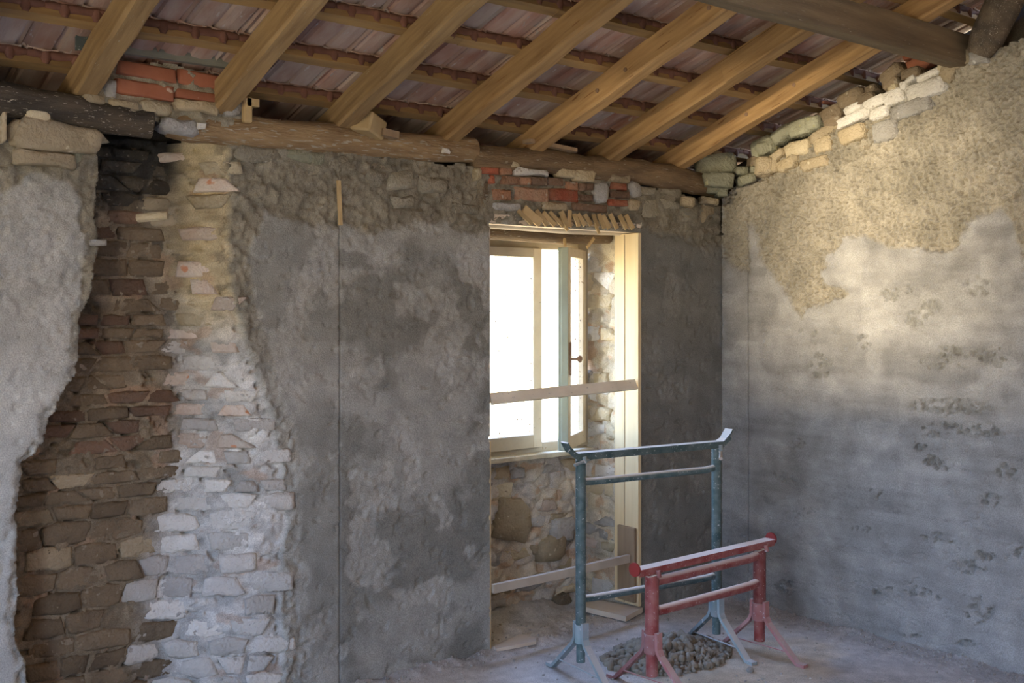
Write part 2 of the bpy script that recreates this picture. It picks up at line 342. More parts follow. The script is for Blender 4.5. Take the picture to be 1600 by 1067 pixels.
def back_height(X, Z):
    px, py = proj(X, 0*X, Z)
    nx = fbm(X*16, Z*22, 5, 0, .65)*6; ny = fbm(X*15+5, Z*21, 5, 1, .65)*9; nr = fbm(X*20+9, Z*24, 5, 2, .65)*16
    inn, dep = recess(px, py, nx, ny)
    rm = rough_mask(px + nr*.7, py + nr)
    f1, f2, cid = worley(X*11 + fbm(X*9, Z*9, 2, 3)*.5, Z*13)
    lump = ss(0, .45, f2 - f1)*(.4 + .6*cid)
    g1, g2, gid = worley(X*75, Z*75)
    peb = (1 - ss(0, .6, g1))
    big = fbm(X*2.2, Z*2.2, 3, 4)
    pm = ss(.04, .16, fbm(X*5.2+3, Z*6+1, 4, 5))              # left-rough patches in the trowelled coat
    trow = fbm(X*8, Z*26, 4, 1)*.002 + fbm(X*30, Z*20, 3, 2)*.0012 - ss(.34, .44, fbm(X*24+2, Z*30, 3, 4))*.006
    smooth_h = .002*big + trow + pm*(fbm(X*60, Z*60, 3, 3)*.006 - .003)
    rough_h = -.014 + lump*.008 + peb*.010 + fbm(X*40, Z*40, 4, 0, .6)*.016 + fbm(X*9, Z*12, 3, 1)*.012
    hf1, hf2, hcid = worley(X*13 + 3 + fbm(X*12, Z*12, 3, 3)*.8, Z*15 + fbm(X*12, Z*12, 3, 5)*.8)
    rec_h = -dep - .03*(1 - ss(.10, .26, hf1))*(hcid > .5) - .012*(1 - ss(.0, .10, hf2 - hf1))*(hcid > .3) + fbm(X*12, Z*16, 5, 2, .6)*.014 + fbm(X*60, Z*60, 3, 1)*.010
    h = smooth_h*(1 - rm) + rough_h*rm
    edge = ss(0, 1, inn)
    h = h*(1 - edge) + rec_h*edge
    return h, px, py, inn, rm, pm, lump, cid, dep, big
Hh, PX, PY, INN, RM, PM, LUMP, CID, DEP, BIG = back_height(X, Z)
jl = np.exp(-((X + 2.4325)/.003)**2)*(INN < .5)*(Z < 2.02); Hh -= jl*.006
right = (X > -2.433)
Hh += np.where(right & (Z < 2.05), .003, 0)*(X < -1.0)
# colours: fresh trowelled mortar, drier roughcast, recess lime and soot with painted shade
fresh = A([.215, .213, .185]); dry = A([.37, .365, .325]); graze_shade = A([.165, .165, .145])
rc = A([.33, .30, .225]); lime = A([.70, .68, .62]); shade_earth = A([.42, .345, .235]); soot = A([.035, .033, .028]); cream = A([.62, .50, .28])
t_ = ss(.30, .70, .46 + fbm(X*3.2, Z*3.8, 4, 3)*1.3)
Csm = lerp3(fresh, dry, t_*.75); Csm = lerp3(Csm, dry*1.15, PM*.6)
Csm = lerp3(Csm, dry, np.where(right, 0, .35)*np.ones_like(X))
Csm = lerp3(Csm, graze_shade, ((X > -.64)*.75)*np.ones_like(X))  # strip right of the opening darkened: grazing-light shade painted in
Csm = lerp3(Csm, dry*1.35, ss(160, 60, PX)*ss(380, 640, PY)*.8)  # low left plaster paled: skylight from the side window painted in
Csm = Csm*(1 - .45*jl[..., None])
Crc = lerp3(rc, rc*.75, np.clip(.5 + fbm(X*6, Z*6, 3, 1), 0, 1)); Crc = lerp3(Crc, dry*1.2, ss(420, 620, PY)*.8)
ea = lerp3(shade_earth*.85, shade_earth*.5, np.clip(.5 + fbm(X*7, Z*9, 4, 0)*1.2, 0, 1))
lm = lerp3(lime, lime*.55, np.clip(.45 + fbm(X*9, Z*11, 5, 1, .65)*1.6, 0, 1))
xk = tab(XR, PY) - tab(RCW, PY)*.95 - fbm(X*8, Z*8, 3, 5)*26 + np.interp(PY, [200, 560, 800, 1067], [0, 0, 0, 0])  # dark and pale mortar split along the shade edge, shade painted into the colour
lit_w = ss(-38, 34, PX - xk)
Cre = lerp3(ea, lm, lit_w)
Cre = lerp3(Cre, lerp3(cream, cream*.8, np.clip(.5+fbm(X*9, Z*9, 3, 2), 0, 1)), lit_w*ss(560, 470, PY)*.85)
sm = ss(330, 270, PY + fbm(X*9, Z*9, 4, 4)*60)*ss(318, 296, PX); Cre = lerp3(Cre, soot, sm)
sp = ss(.22, .30, fbm(X*16, Z*16, 4, 5)); Cre = lerp3(Cre, soot*1.5, sp*(1 - .5*lit_w)*ss(620, 420, PY)*.8)  # mottle darkens the upper recess: its shade added to the soot tone
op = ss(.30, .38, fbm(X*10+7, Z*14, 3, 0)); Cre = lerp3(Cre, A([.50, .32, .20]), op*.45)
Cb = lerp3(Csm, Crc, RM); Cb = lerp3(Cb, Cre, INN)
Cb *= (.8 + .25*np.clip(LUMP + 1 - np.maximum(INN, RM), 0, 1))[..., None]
P = np.stack([X, -Hh, Z], -1)
zt = np.interp(X, [-4.12, -3.9, -3.6, -3.43, -3.05, -2.85, -2.4, -1.7, -1.2, -.7, -.35, 0], [2.22, 2.22, 2.20, 2.26, 2.27, 2.30, 2.29, 2.26, 2.26, 2.27, 2.22, 2.20]) + fbm(X*9, X*0, 3, 1)*.03
hole = ~((X > -1.636) & (X < -.643) & (Z < 2.003))
mask = hole & (Z < zt)
parts = [gridquads(P, Cb, mask)]
mc = A([.30, .26, .19])
parts += [boxgrid(-6.0, -1.665, .33, .58, -.1, 2.30, mc), boxgrid(-6.0, -4.11, 0.0, .35, -.1, 2.30, mc),
          boxgrid(-.615, 0.4, .035, .55, -.1, 2.22, mc), boxgrid(-1.7, -.6, .035, .55, 2.07, 2.24, mc), boxgrid(-1.7, -.6, .50, .62, -.1, .80, mc),
          boxgrid(-1.70, -1.64, .012, .55, -.1, 2.2, mc), boxgrid(-2.62, -1.69, .035, .3, -.1, 2.24, mc), boxgrid(-2.62, -.5, .02, .3, 2.14, 2.24, mc)]
# right reveal of the opening (plane x ~ -.655) and breast wall under the window (plane y ~ .44)
def rubble_patch(us, vs, fn, c1, c2, seed, flip=False):
    U, V = np.meshgrid(us, vs, indexing='ij'); f1, f2, cid = worley(U*9 + seed, V*12)
    h = ss(0, .4, f2 - f1)*.016 + fbm(U*22 + seed, V*22, 4, 1)*.014 + fbm(U*80, V*80, 2, 2)*.004
    C = lerp3(c1, c2, np.clip(.5 + fbm(U*9 + seed, V*9, 4, 3)*1.3, 0, 1)); C = lerp3(C, A([.50, .33, .20]), ss(.26, .34, fbm(U*13, V*18 + seed, 3, 5))*.7)
    return gridquads(fn(U, V, h), C, None, flip)
parts.append(rubble_patch(np.arange(.0, .50, .0075), np.arange(-.02, 2.08, .0075), lambda U, V, h: np.stack([-.640 - h*.8 + 0*U, U, V], -1), A([.60, .52, .36]), A([.50, .45, .36]), 3))
parts.append(rubble_patch(np.arange(-1.70, -.6, .0075), np.arange(-.02, .83, .0075), lambda U, V, h: np.stack([U, .425 - h + .03*ss(.3, .0, V) + .03*ss(-1.3, -1.6, U), V], -1), A([.62, .55, .42]), A([.46, .43, .38]), 8))
parts.append(rubble_patch(np.arange(-1.70, -.6, .015), np.arange(.0, .56, .015), lambda U, V, h: np.stack([U, V, 2.045 - h + 0*U], -1), A([.4, .32, .2]), A([.2, .16, .11]), 5))
bx = np.arange(-3.60, -2.80, .0075); bz = np.arange(2.24, 2.54, .0075); BXg, BZg = np.meshgrid(bx, bz, indexing='ij'); bpx, bpy_ = proj(BXg, 0*BXg - .03, BZg)
bh = fbm(BXg*18, BZg*18, 5, 2, .6)*.04; bm_ = sdpoly([(160, 135), (178, 92), (262, 100), (366, 118), (386, 160), (388, 196), (330, 204), (240, 190), (160, 168)], bpx + fbm(BXg*30, BZg*30, 3, 1)*14, bpy_ + fbm(BXg*30, BZg*30, 3, 3)*10) > 0
parts.append(gridquads(np.stack([BXg, -.022 - bh + 0*BXg, BZg], -1), lerp3(A([.42, .39, .31]), A([.28, .25, .18]), np.clip(.5 + fbm(BXg*12, BZg*12, 3, 0), 0, 1)), bm_))
parts.append(boxgrid(-6.2, .4, .30, .44, 2.2, 2.37, A([.05, .045, .04])))  # added infill behind the logs, near-black, stopping sky through the eave gap
wall_back = link('wall_back', joined('wall_back', parts), 'plaster'); wall_back['kind'] = 'structure'
tag(wall_back, 'grey plastered rubble wall with the window opening and a broken flue recess')

# ---------------------------------------------------------------- pieces of masonry
def clip_poly(poly, p, q):                                    # keep the side nearer p
    mx, my = (p[0]+q[0])/2, (p[1]+q[1])/2; nx, ny = q[0]-p[0], q[1]-p[1]; out = []
    for i in range(len(poly)):
        a = poly[i]; b = poly[(i+1) % len(poly)]; da = (a[0]-mx)*nx + (a[1]-my)*ny; db = (b[0]-mx)*nx + (b[1]-my)*ny
        if da <= 0: out.append(a)
        if (da < 0) != (db < 0):
            t = da/(da - db); out.append((a[0]+(b[0]-a[0])*t, a[1]+(b[1]-a[1])*t))
    return out
def piece_mesh(poly, org, U, V, Nn, back, proud, rough, rr):
    cx = sum(p[0] for p in poly)/len(poly); cy = sum(p[1] for p in poly)/len(poly)
    pts = []
    for i in range(len(poly)):
        a = poly[i]; b = poly[(i+1) % len(poly)]; l = math.hypot(b[0]-a[0], b[1]-a[1]); n = max(1, min(3, int(l/.05)))
        if l < .006: continue
        for k in range(n):
            t = k/n; j = rough if k else rough*.4
            pts.append((a[0]+(b[0]-a[0])*t + rr.uniform(-j, j), a[1]+(b[1]-a[1])*t + rr.uniform(-j, j)))
    n = len(pts)
    if n < 4: return None
    size = min(max(p[0] for p in pts)-min(p[0] for p in pts), max(p[1] for p in pts)-min(p[1] for p in pts))
    bev = min(.010, size*.16); v = []
    tu, tv = rr.uniform(-.07, .07), rr.uniform(-.07, .07)
    def W(x, y, h): return org + U*(x) + V*(y) + Nn*h
    for ring, (inset, hh) in enumerate(((0, -back), (0, proud*.35), (bev, proud), (size*.30, proud + rough*.6))):
        for (x, y) in pts:
            d = math.hypot(x-cx, y-cy) + 1e-6; k = max(.12, 1 - inset/d)
            xx, yy = cx + (x-cx)*k, cy + (y-cy)*k
            h = hh + (0 if ring == 0 else rr.uniform(-rough, rough)*.35 + tu*(xx-cx) + tv*(yy-cy))
            v.append(W(xx, yy, h))
    v.append(W(cx, cy, proud + rough*.5))
    f = [(r*n+i, r*n+(i+1) % n, (r+1)*n+(i+1) % n, (r+1)*n+i) for r in range(3) for i in range(n)]
    f += [(3*n+i, 3*n+(i+1) % n, 4*n) for i in range(n)]
    me = MB().add(v, f).mesh('piece'); me.polygons.foreach_set('use_smooth', [True]*len(me.polygons)); return me
def masonry(parent, u0, u1, v0, v1, cw, ch, jit, surf, choose, seed, joint=.006, keep=1.0, rough=.004, proud=(.006, .018), test=None, aniso=1.9):
    rr = random.Random(seed); seeds = []; v = v0; row = 0
    while v < v1:
        hrow = ch*rr.uniform(.75, 1.3); u = u0 - cw*rr.random(); 
        while u < u1 + cw:
            wd = cw*rr.uniform(.55, 1.5); seeds.append((u + wd/2 + rr.uniform(-jit, jit)*cw, v + hrow/2 + rr.uniform(-jit, jit)*hrow)); u += wd
        v += hrow; row += 1
    cnt = 0; K = aniso*cw/ch
    for i, p in enumerate(seeds):
        if not (u0 + .01 <= p[0] <= u1 - .01 and v0 < p[1] < v1): continue
        if test and not test(p[0], p[1]): continue
        if rr.random() > keep: continue
        poly = [(max(u0, p[0]-cw*1.3), max(v0, p[1]-ch*1.4)), (min(u1, p[0]+cw*1.3), max(v0, p[1]-ch*1.4)), (min(u1, p[0]+cw*1.3), min(v1, p[1]+ch*1.4)), (max(u0, p[0]-cw*1.3), min(v1, p[1]+ch*1.4))]
        poly = [(a[0], a[1]*K) for a in poly]
        for j, q in enumerate(seeds):
            if j != i and abs(q[0]-p[0]) < cw*2.8 and abs(q[1]-p[1]) < ch*3:
                poly = clip_poly(poly, (p[0], p[1]*K), (q[0], q[1]*K))
                if len(poly) < 3: break
        if len(poly) < 3: continue
        poly = [(a[0], a[1]/K) for a in poly]
        ar = abs(sum(poly[k][0]*poly[(k+1) % len(poly)][1] - poly[(k+1) % len(poly)][0]*poly[k][1] for k in range(len(poly))))/2
        if ar < (.50 if surf is surf_back else .60)*(max(a[0] for a in poly)-min(a[0] for a in poly))*(max(a[1] for a in poly)-min(a[1] for a in poly)): continue
        cx = sum(a[0] for a in poly)/len(poly); cy = sum(a[1] for a in poly)/len(poly)
        w0 = max(a[0] for a in poly)-min(a[0] for a in poly); h0 = max(a[1] for a in poly)-min(a[1] for a in poly)
        j = joint + rr.uniform(0, joint)
        kx = max(.3, 1 - 2*j/max(w0, .02)); ky = max(.3, 1 - 2*j/max(h0, .02))
        poly = [((a[0]-cx)*kx, (a[1]-cy)*ky) for a in poly]
        if w0 < .03 or h0 < .02: continue
        nm, m = choose(cx, cy, w0, h0, rr)
        org, U, V, Nn = surf(cx, cy)
        me = piece_mesh(poly, Vector((0, 0, 0)), U, V, Nn, .03, rr.uniform(*proud), rough, rr)
        if me is None: continue
        o = link(nm, me, m, parent); o.location = org; cnt += 1
    return cnt
def surf_back(x, z, off=0.0):
    e = .03
    def hb(a, b):
        px, py = proj(a, 0.0, b); inn, dep = recess(A([px]), A([py]), 0, 0)
        return -float(dep[0])*float(inn[0]) - (0.006)*(1-float(inn[0]))
    h = hb(x, z); hx = (hb(x+e, z) - hb(x-e, z))/(2*e); hx = max(-1.2, min(1.2, hx))
    U = Vector((1, -hx, 0)).normalized(); V = Vector((0, 0, 1)); Nn = U.cross(V).normalized()
    if Nn.y > 0: Nn = -Nn
    return Vector((x, -h + off, z)), U, V, Nn
def in_recess(x, z, ml=6, mr=8):
    px, py = proj(x, 0.0, z); return tab(XL, py) + ml < px < tab(XR, py) - mr and py > 212
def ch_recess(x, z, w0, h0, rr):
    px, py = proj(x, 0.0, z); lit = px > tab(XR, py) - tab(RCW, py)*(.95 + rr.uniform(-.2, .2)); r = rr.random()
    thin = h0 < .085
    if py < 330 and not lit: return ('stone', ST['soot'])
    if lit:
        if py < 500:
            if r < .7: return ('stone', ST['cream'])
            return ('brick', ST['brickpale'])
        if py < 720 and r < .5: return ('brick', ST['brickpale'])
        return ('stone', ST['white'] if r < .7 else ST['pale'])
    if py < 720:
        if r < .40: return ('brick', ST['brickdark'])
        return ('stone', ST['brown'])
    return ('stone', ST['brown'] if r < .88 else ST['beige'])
# flat courses in the middle and top of the flue, coarser rubble below
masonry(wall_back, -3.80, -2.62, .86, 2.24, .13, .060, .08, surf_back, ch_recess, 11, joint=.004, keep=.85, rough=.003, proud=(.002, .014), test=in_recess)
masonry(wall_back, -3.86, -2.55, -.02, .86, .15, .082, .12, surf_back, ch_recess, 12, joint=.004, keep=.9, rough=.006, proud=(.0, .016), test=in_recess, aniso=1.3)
# rubble showing along the head of the wall
def in_head(x, z):
    px, py = proj(x, 0.0, z)
    if 365 < px < 760: return py < np.interp(px, [365, 520, 640, 760], [262, 275, 318, 325])
    if 1004 < px < 1120: return py < 335
    return -10 < px < 150 and py < 262
def ch_head(x, z, w0, h0, rr):
    r = rr.random(); return ('stone', ST['mortar'] if r < .7 else (ST['beige'] if r < .9 else ST['green']))
masonry(wall_back, -3.95, -.05, 2.03, 2.27, .16, .085, .28, lambda x, z: (Vector((x, .012, z)), Vector((1, 0, 0)), Vector((0, 0, 1)), Vector((0, -1, 0))), ch_head, 13, joint=.010, keep=.75, rough=.010, proud=(.002, .022), test=in_head, aniso=.85)
# bricks over the opening, course by course
def rect_piece(parent, nm, m, plane, p0, p1, proud=.012, rough=.003, rot=0, back=.03, off=0.0, seed=0):
    ax, val = plane; c = on(ax, val, (p0[0]+p1[0])/2, (p0[1]+p1[1])/2); a = on(ax, val, p0[0], c and (p0[1]+p1[1])/2); b = on(ax, val, p1[0], (p0[1]+p1[1])/2)
    t = on(ax, val, (p0[0]+p1[0])/2, p0[1]); d = on(ax, val, (p0[0]+p1[0])/2, p1[1])
    wd = (b - a).length; ht = (t - d).length; rr = random.Random(seed + int(p0[0]*7 + p0[1]))
    if ax == 1: U = Vector((1, 0, 0)); Nn = Vector((0, -1, 0))
    else: U = Vector((0, -1, 0)); Nn = Vector((-1, 0, 0))
    V = Vector((0, 0, 1)); cr_, sr = math.cos(rot), math.sin(rot); U2 = U*cr_ + V*sr; V2 = V*cr_ - U*sr
    k = .22*min(wd, ht) if nm == 'stone' else .06*min(wd, ht)
    x, y = wd/2, ht/2
    poly = [(-x+k, -y), (x-k, -y), (x, -y+k), (x, y-k), (x-k, y), (-x+k, y), (-x, y-k), (-x, -y+k)]
    poly = [(p[0]+rr.uniform(-k, k)*.5, p[1]+rr.uniform(-k, k)*.5) for p in poly]
    me = piece_mesh(poly, Vector((0, 0, 0)), U2, V2, Nn, back, proud, rough, rr)
    o = link(nm, me, m, parent); o.location = c + Nn*off; return o
S5 = lambda X_, Y_: (740 + X_/6.15, 240 + Y_/6.15)
for (x0, y0, x1, y1, k) in [(60, 128, 240, 200, 'brickred'), (248, 135, 372, 205, 'brick'), (160, 205, 195, 290, 'brickred'), (272, 215, 440, 298, 'brick'), (446, 225, 548, 300, 'brick'),
        (552, 226, 712, 308, 'brickdark'), (718, 230, 860, 312, 'brickdark'), (885, 268, 1005, 350, 'brick'), (1012, 280, 1078, 358, 'brickdark'), (1084, 285, 1148, 355, 'brickdark'),
        (190, 345, 365, 450, 'brick'), (402, 325, 722, 455, 'brick'), (730, 338, 1012, 462, 'brickred'), (1018, 392, 1148, 462, 'brickdark'),
        (1322, 278, 1475, 350, 'brickred'), (1312, 360, 1498, 425, 'brickdark'), (1302, 440, 1478, 505, 'brickred'), (665, 472, 905, 545, 'beige'), (190, 468, 450, 545, 'grey'), (955, 482, 1290, 560, 'brickdark')]:
    rect_piece(wall_back, 'brick' if 'brick' in k else 'stone', ST[k], (1, 0.0), S5(x0, y0), S5(x1, y1), proud=.012, off=-.004)
for (x0, y0, x1, y1, k) in [(385, 150, 700, 215, 'white'), (800, 150, 960, 235, 'cream'), (950, 150, 1150, 262, 'cream'), (1160, 285, 1290, 480, 'grey'), (1290, 205, 1500, 275, 'beige'), (1485, 435, 1590, 550, 'beige'),
        (0, 140, 60, 260, 'cream'), (330, 30, 440, 140, 'cream'), (1500, 270, 1600, 430, 'grey')]:
    rect_piece(wall_back, 'stone', ST[k], (1, 0.0), S5(x0, y0), S5(x1, y1), proud=.02, off=0, rough=.006)
# stones of the right reveal and the breast wall under the window
def ch_rev(u, v, w0, h0, rr):
    r = rr.random(); return ('stone', ST['cream'] if r < .62 else (ST['white'] if r < .8 else ST['grey'])) if r < .92 else ('brick', ST['brickpale'])
masonry(wall_back, .185, .46, .03, 1.95, .15, .085, .22, lambda u, v: (Vector((-.642, u, v)), Vector((0, -1, 0)), Vector((0, 0, 1)), Vector((-1, 0, 0))), ch_rev, 15, joint=.005, keep=.85, rough=.006, proud=(.006, .022))
def ch_br(u, v, w0, h0, rr):
    r = rr.random(); return ('brick', ST['brickpale']) if r < .10 else ('stone', ST['beige'] if r < .35 else (ST['grey'] if r < .65 else ST['cream']))
masonry(wall_back, -1.60, -.68, .04, .80, .13, .085, .30, lambda u, v: (Vector((u, .428 + .03*max(0, 1-v/.3), v)), Vector((1, 0, 0)), Vector((0, 0, 1)), Vector((0, -1, 0))), ch_br, 16, joint=.006, keep=.66, rough=.007, proud=(.010, .03))
for a, b, k in [((772, 775), (822, 845), 'beige'), ((862, 805), (898, 845), 'grey'), ((838, 838), (880, 880), 'beige')]:
    rect_piece(wall_back, 'stone', ST[k], (1, .41), a, b, proud=.03, rough=.008)
# tops: bricks bedded between the first rafters
def S1(X_, Y_): return (X_/3.81, Y_/3.81)
for (x0, y0, x1, y1) in [(715, 385, 1050, 468), (1060, 435, 1372, 522), (690, 490, 1035, 580), (1042, 545, 1320, 600)]:
    rect_piece(wall_back, 'brick', 'brick_new', (1, -.03), S1(x0, y0), S1(x1, y1), proud=.012, rough=.0015, rot=-.05, back=.10)
for (x0, y0, x1, y1, k) in [(640, 600, 820, 650, 'beige'), (830, 600, 1020, 690, 'cream'), (1030, 600, 1300, 670, 'beige'), (1300, 560, 1440, 690, 'grey'), (620, 480, 690, 590, 'grey'), (960, 700, 1180, 800, 'grey'), (480, 560, 620, 620, 'beige'), (100, 730, 610, 900, 'beige'), (140, 660, 300, 720, 'cream')]:
    rect_piece(wall_back, 'stone', ST[k], (1, -.02), S1(x0, y0), S1(x1, y1), proud=.02, rough=.008, rot=-.04, back=.06)
for a, b, k in [((0, 140), (8, 225), 'beige'), ((14, 196), (158, 232), 'beige'), ((20, 238), (120, 262), 'beige')]:
    rect_piece(wall_back, 'stone', ST[k], (1, 0.0), a, b, proud=.03, rough=.008)

# ================================================================ RIGHT WALL (plane x = 0)
TOPR = [(-2.6, 3.08), (-1.9, 2.86), (-1.6, 2.76), (-1.41, 2.73), (-1.22, 2.64), (-1.0, 2.57), (-.75, 2.52), (-.5, 2.44), (-.234, 2.38), (-.1, 2.29), (0, 2.24)]
y_ = np.unique(np.concatenate([np.arange(-2.6, -1.9, .02), np.arange(-1.9, 0.0005, .0044), A([-.188, -.1855, -.183])]))
zr_ = np.arange(-.02, 3.1, .0046)
Y, Z2 = np.meshgrid(y_, zr_, indexing='ij')
PX2, PY2 = proj(0*Y, Y, Z2)
nw = fbm(Y*16, Z2*16, 4, 2)*16
RP = [(1128, 200), (1600, -60), (1750, -100), (1750, 440), (1600, 425), (1585, 350), (1565, 325), (1520, 350), (1490, 392), (1440, 388), (1390, 388), (1350, 368), (1320, 372), (1300, 398), (1280, 425), (1290, 445), (1325, 455), (1322, 468), (1285, 472), (1262, 482), (1250, 496), (1236, 474), (1215, 440), (1190, 405), (1175, 345), (1172, 425), (1150, 420), (1128, 400)]
rm2 = ss(-4, 5, sdpoly(RP, PX2 + nw*.6, PY2 + nw*.5))
def ell(cx, cy, rx, ry, rot=0):
    c, s = math.cos(rot), math.sin(rot); dx = PX2 - cx + nw*.5; dy = PY2 - cy + nw*.4; a = (dx*c + dy*s)/rx; b = (-dx*s + dy*c)/ry
    return ss(1.15, .75, np.sqrt(a*a + b*b))
pm2 = 0*Y
for q in [(1392, 455, 14, 18, .6), (1410, 452, 18, 10, 0), (1438, 490, 34, 18, -.7), (1528, 446, 26, 18, .2), (1350, 534, 12, 12, -.6), (1262, 520, 18, 8, 0), (1490, 560, 62, 20, -.1), (1280, 575, 22, 16, -.3),
          (1500, 672, 72, 13, -.03), (1486, 635, 70, 15, .02), (1465, 725, 22, 12, .1), (1570, 735, 20, 12, 0), (1545, 780, 18, 12, .2), (1370, 770, 12, 8, 0), (1345, 825, 16, 6, 0), (1310, 815, 7, 5, 0), (1465, 840, 28, 7, .1),
          (1515, 885, 26, 14, .1), (1540, 868, 12, 8, 0), (1400, 925, 40, 8, -.1), (1450, 928, 24, 7, .3), (1530, 955, 22, 26, .6), (1245, 695, 16, 10, 0), (1225, 745, 18, 10, .3), (1255, 800, 16, 10, -.4), (1230, 920, 18, 12, 0), (1440, 700, 10, 8, 0), (1560, 560, 14, 20, 0), (1590, 860, 8, 14, 0), (1425, 990, 20, 5, 0), (1510, 1005, 16, 6, 0), (1275, 550, 10, 12, 0)]:
    pm2 = np.maximum(pm2, ell(*q))
pm2 = pm2*ss(-.10, .12, fbm(Y*34, Z2*44, 3, 4))
g1, g2, gid = worley(Y*62 + fbm(Y*30, Z2*30, 2, 1)*.8, Z2*62)
k1, k2, kid = worley(Y*30 + 4, Z2*34)
peb = (1 - ss(0, .62, g1))*(.5 + .5*gid)
bumps = fbm(Y*5.5, Z2*7, 3, 0)
q1, q2, qid = worley(Y*58 + fbm(Y*24, Z2*24, 3, 2)*1.3, Z2*44 + fbm(Y*24+7, Z2*24, 3, 4)*1.3)
pits2 = (1 - ss(.20, .46, q1))*(qid > .25)
rough2 = -.006 + peb*.008 + (1 - ss(0, .6, k1))*.014*kid + bumps*.030 + fbm(Y*36, Z2*36, 4, 3, .6)*.012 - pits2*.020
trow2 = fbm(Y*6, Z2*26, 4, 2)*.0032 + ss(.3, .42, fbm(Y*20+2, Z2*34, 3, 4))*-.004 + fbm(Y*26, Z2*12, 2, 1)*.0008 + fbm(Y*2, Z2*2, 2, 5)*.004
dr = ss(.0, .2, fbm(Y*5 + 3, Z2*6, 3, 3))
h2 = trow2 + dr*fbm(Y*90, Z2*90, 2, 3)*.0018
h2 = h2*(1 - rm2) + rough2*rm2
h2 = h2*(1 - pm2) + (-.004 - pits2*.016 + fbm(Y*45, Z2*45, 3, 1)*.008)*pm2
jr = np.exp(-((Y + .1855)/.003)**2)*(Z2 < 2.2); h2 -= jr*.004; h2 += np.where(Y > -.183, .003, 0)
t2 = np.clip(.5 + fbm(Y*2.2, Z2*4.5, 4, 1)*.8 + fbm(Y*3, Z2*20, 4, 2)*.9, 0, 1)
Cs2 = lerp3(A([.235, .228, .213]), A([.33, .32, .30]), t2); Cs2 = lerp3(Cs2, A([.42, .41, .38]), dr*.35)
Cr2 = lerp3(A([.35, .315, .245]), A([.26, .235, .18]), np.clip(.5 + fbm(Y*5, Z2*5, 3, 2), 0, 1))
C2 = lerp3(Cs2, Cr2, rm2); C2 = lerp3(C2, A([.22, .215, .19]), pm2*.7); C2 *= (1 - .3*jr)[..., None]
P2 = np.stack([-h2, Y, Z2], -1)
zt2 = np.interp(Y, [t[0] for t in TOPR], [t[1] for t in TOPR]) + fbm(Y*10, Y*0 + 3, 3, 2)*.03
parts = [gridquads(P2, C2, Z2 < zt2, flip=True)]
def prism(yz, x0, x1, c):
    n = len(yz); v = A([(x0, *p) for p in yz] + [(x1, *p) for p in yz], float); q = []
    for i in range(n): q.append((i, (i+1) % n, n + (i+1) % n, n + i))
    return v, q, n
ys = [(-6.2, 1.9), (-6.2, -.1), (0.05, -.1)] + [(p[0], p[1] - .05) for p in TOPR[::-1]] + [(-3.2, 3.2)]
for i in range(len(TOPR) - 1):                                # core of the wall in slabs under the sloping head
    (ya, za), (yb, zb) = TOPR[i], TOPR[i+1]
    v = A([(x, y, z) for x in (.03, .42) for (y, z) in ((ya, -.1), (yb, -.1), (yb, zb - .02), (ya, za - .02))], float)
    parts.append((v, A([(0, 3, 2, 1), (4, 5, 6, 7), (0, 1, 5, 4), (3, 7, 6, 2), (0, 4, 7, 3), (1, 2, 6, 5)]), np.tile(A([.3, .26, .19]), (8, 1))))
parts.append((A([(x, y, z) for x in (.22, .44) for (y, z) in ((.5, 2.0), (.5, 2.29), (-3.3, 3.62), (-3.3, 2.6))], float), A([(0, 3, 2, 1), (4, 5, 6, 7), (0, 1, 5, 4), (3, 7, 6, 2), (0, 4, 7, 3), (1, 2, 6, 5)]), np.tile(A([.10, .09, .07]), (8, 1))))  # added dark slab up to the roof, keeping sky from leaking over the gable
v = A([(x, y, z) for x in (0, .42) for (y, z) in ((-6.2, -.1), (-2.58, -.1), (-2.58, 3.1), (-6.2, 2.2))], float)
parts.append((v, A([(0, 3, 2, 1), (4, 5, 6, 7), (0, 1, 5, 4), (3, 7, 6, 2), (0, 4, 7, 3), (1, 2, 6, 5)]), np.tile(A([.3, .29, .27]), (8, 1))))
wall_right = link('wall_right', joined('wall_right', parts), 'plaster')
tag(wall_right, 'grey plastered gable wall with roughcast above and loose stones along its sloping head', kind='structure')
def blob(parent, nm, m, c, size, rot, seed, U, V, Nn):
    rr = random.Random(seed); pts = []; n1, n2 = 13, 7
    v = []; idx = []
    for i in range(n2 + 1):
        th = math.pi*i/n2 - math.pi/2; row = []
        for j in range(n1):
            ph = 2*math.pi*j/n1; e_ = .36
            cs = lambda a: math.copysign(abs(math.cos(a))**e_, math.cos(a)); sn = lambda a: math.copysign(abs(math.sin(a))**e_, math.sin(a))
            p = Vector((cs(th)*cs(ph)*size[0]/2, cs(th)*sn(ph)*size[1]/2, sn(th)*size[2]/2)); p *= 1 + rr.uniform(-.09, .09)
            v.append(c + (U*math.cos(rot) + V*math.sin(rot))*p.x + (V*math.cos(rot) - U*math.sin(rot))*p.z + Nn*p.y); row.append(len(v)-1)
        idx.append(row)
    f = [(idx[i][j], idx[i][(j+1) % n1], idx[i+1][(j+1) % n1], idx[i+1][j]) for i in range(n2) for j in range(n1)]
    o_ = MB().add([p - c for p in v], f).mesh('stone'); o_.polygons.foreach_set('use_smooth', [True]*len(o_.polygons))
    o = link(nm, o_, m, parent); o.location = c; return o
def S6(X_, Y_): return (1150 + X_/4, 60 + Y_/4)
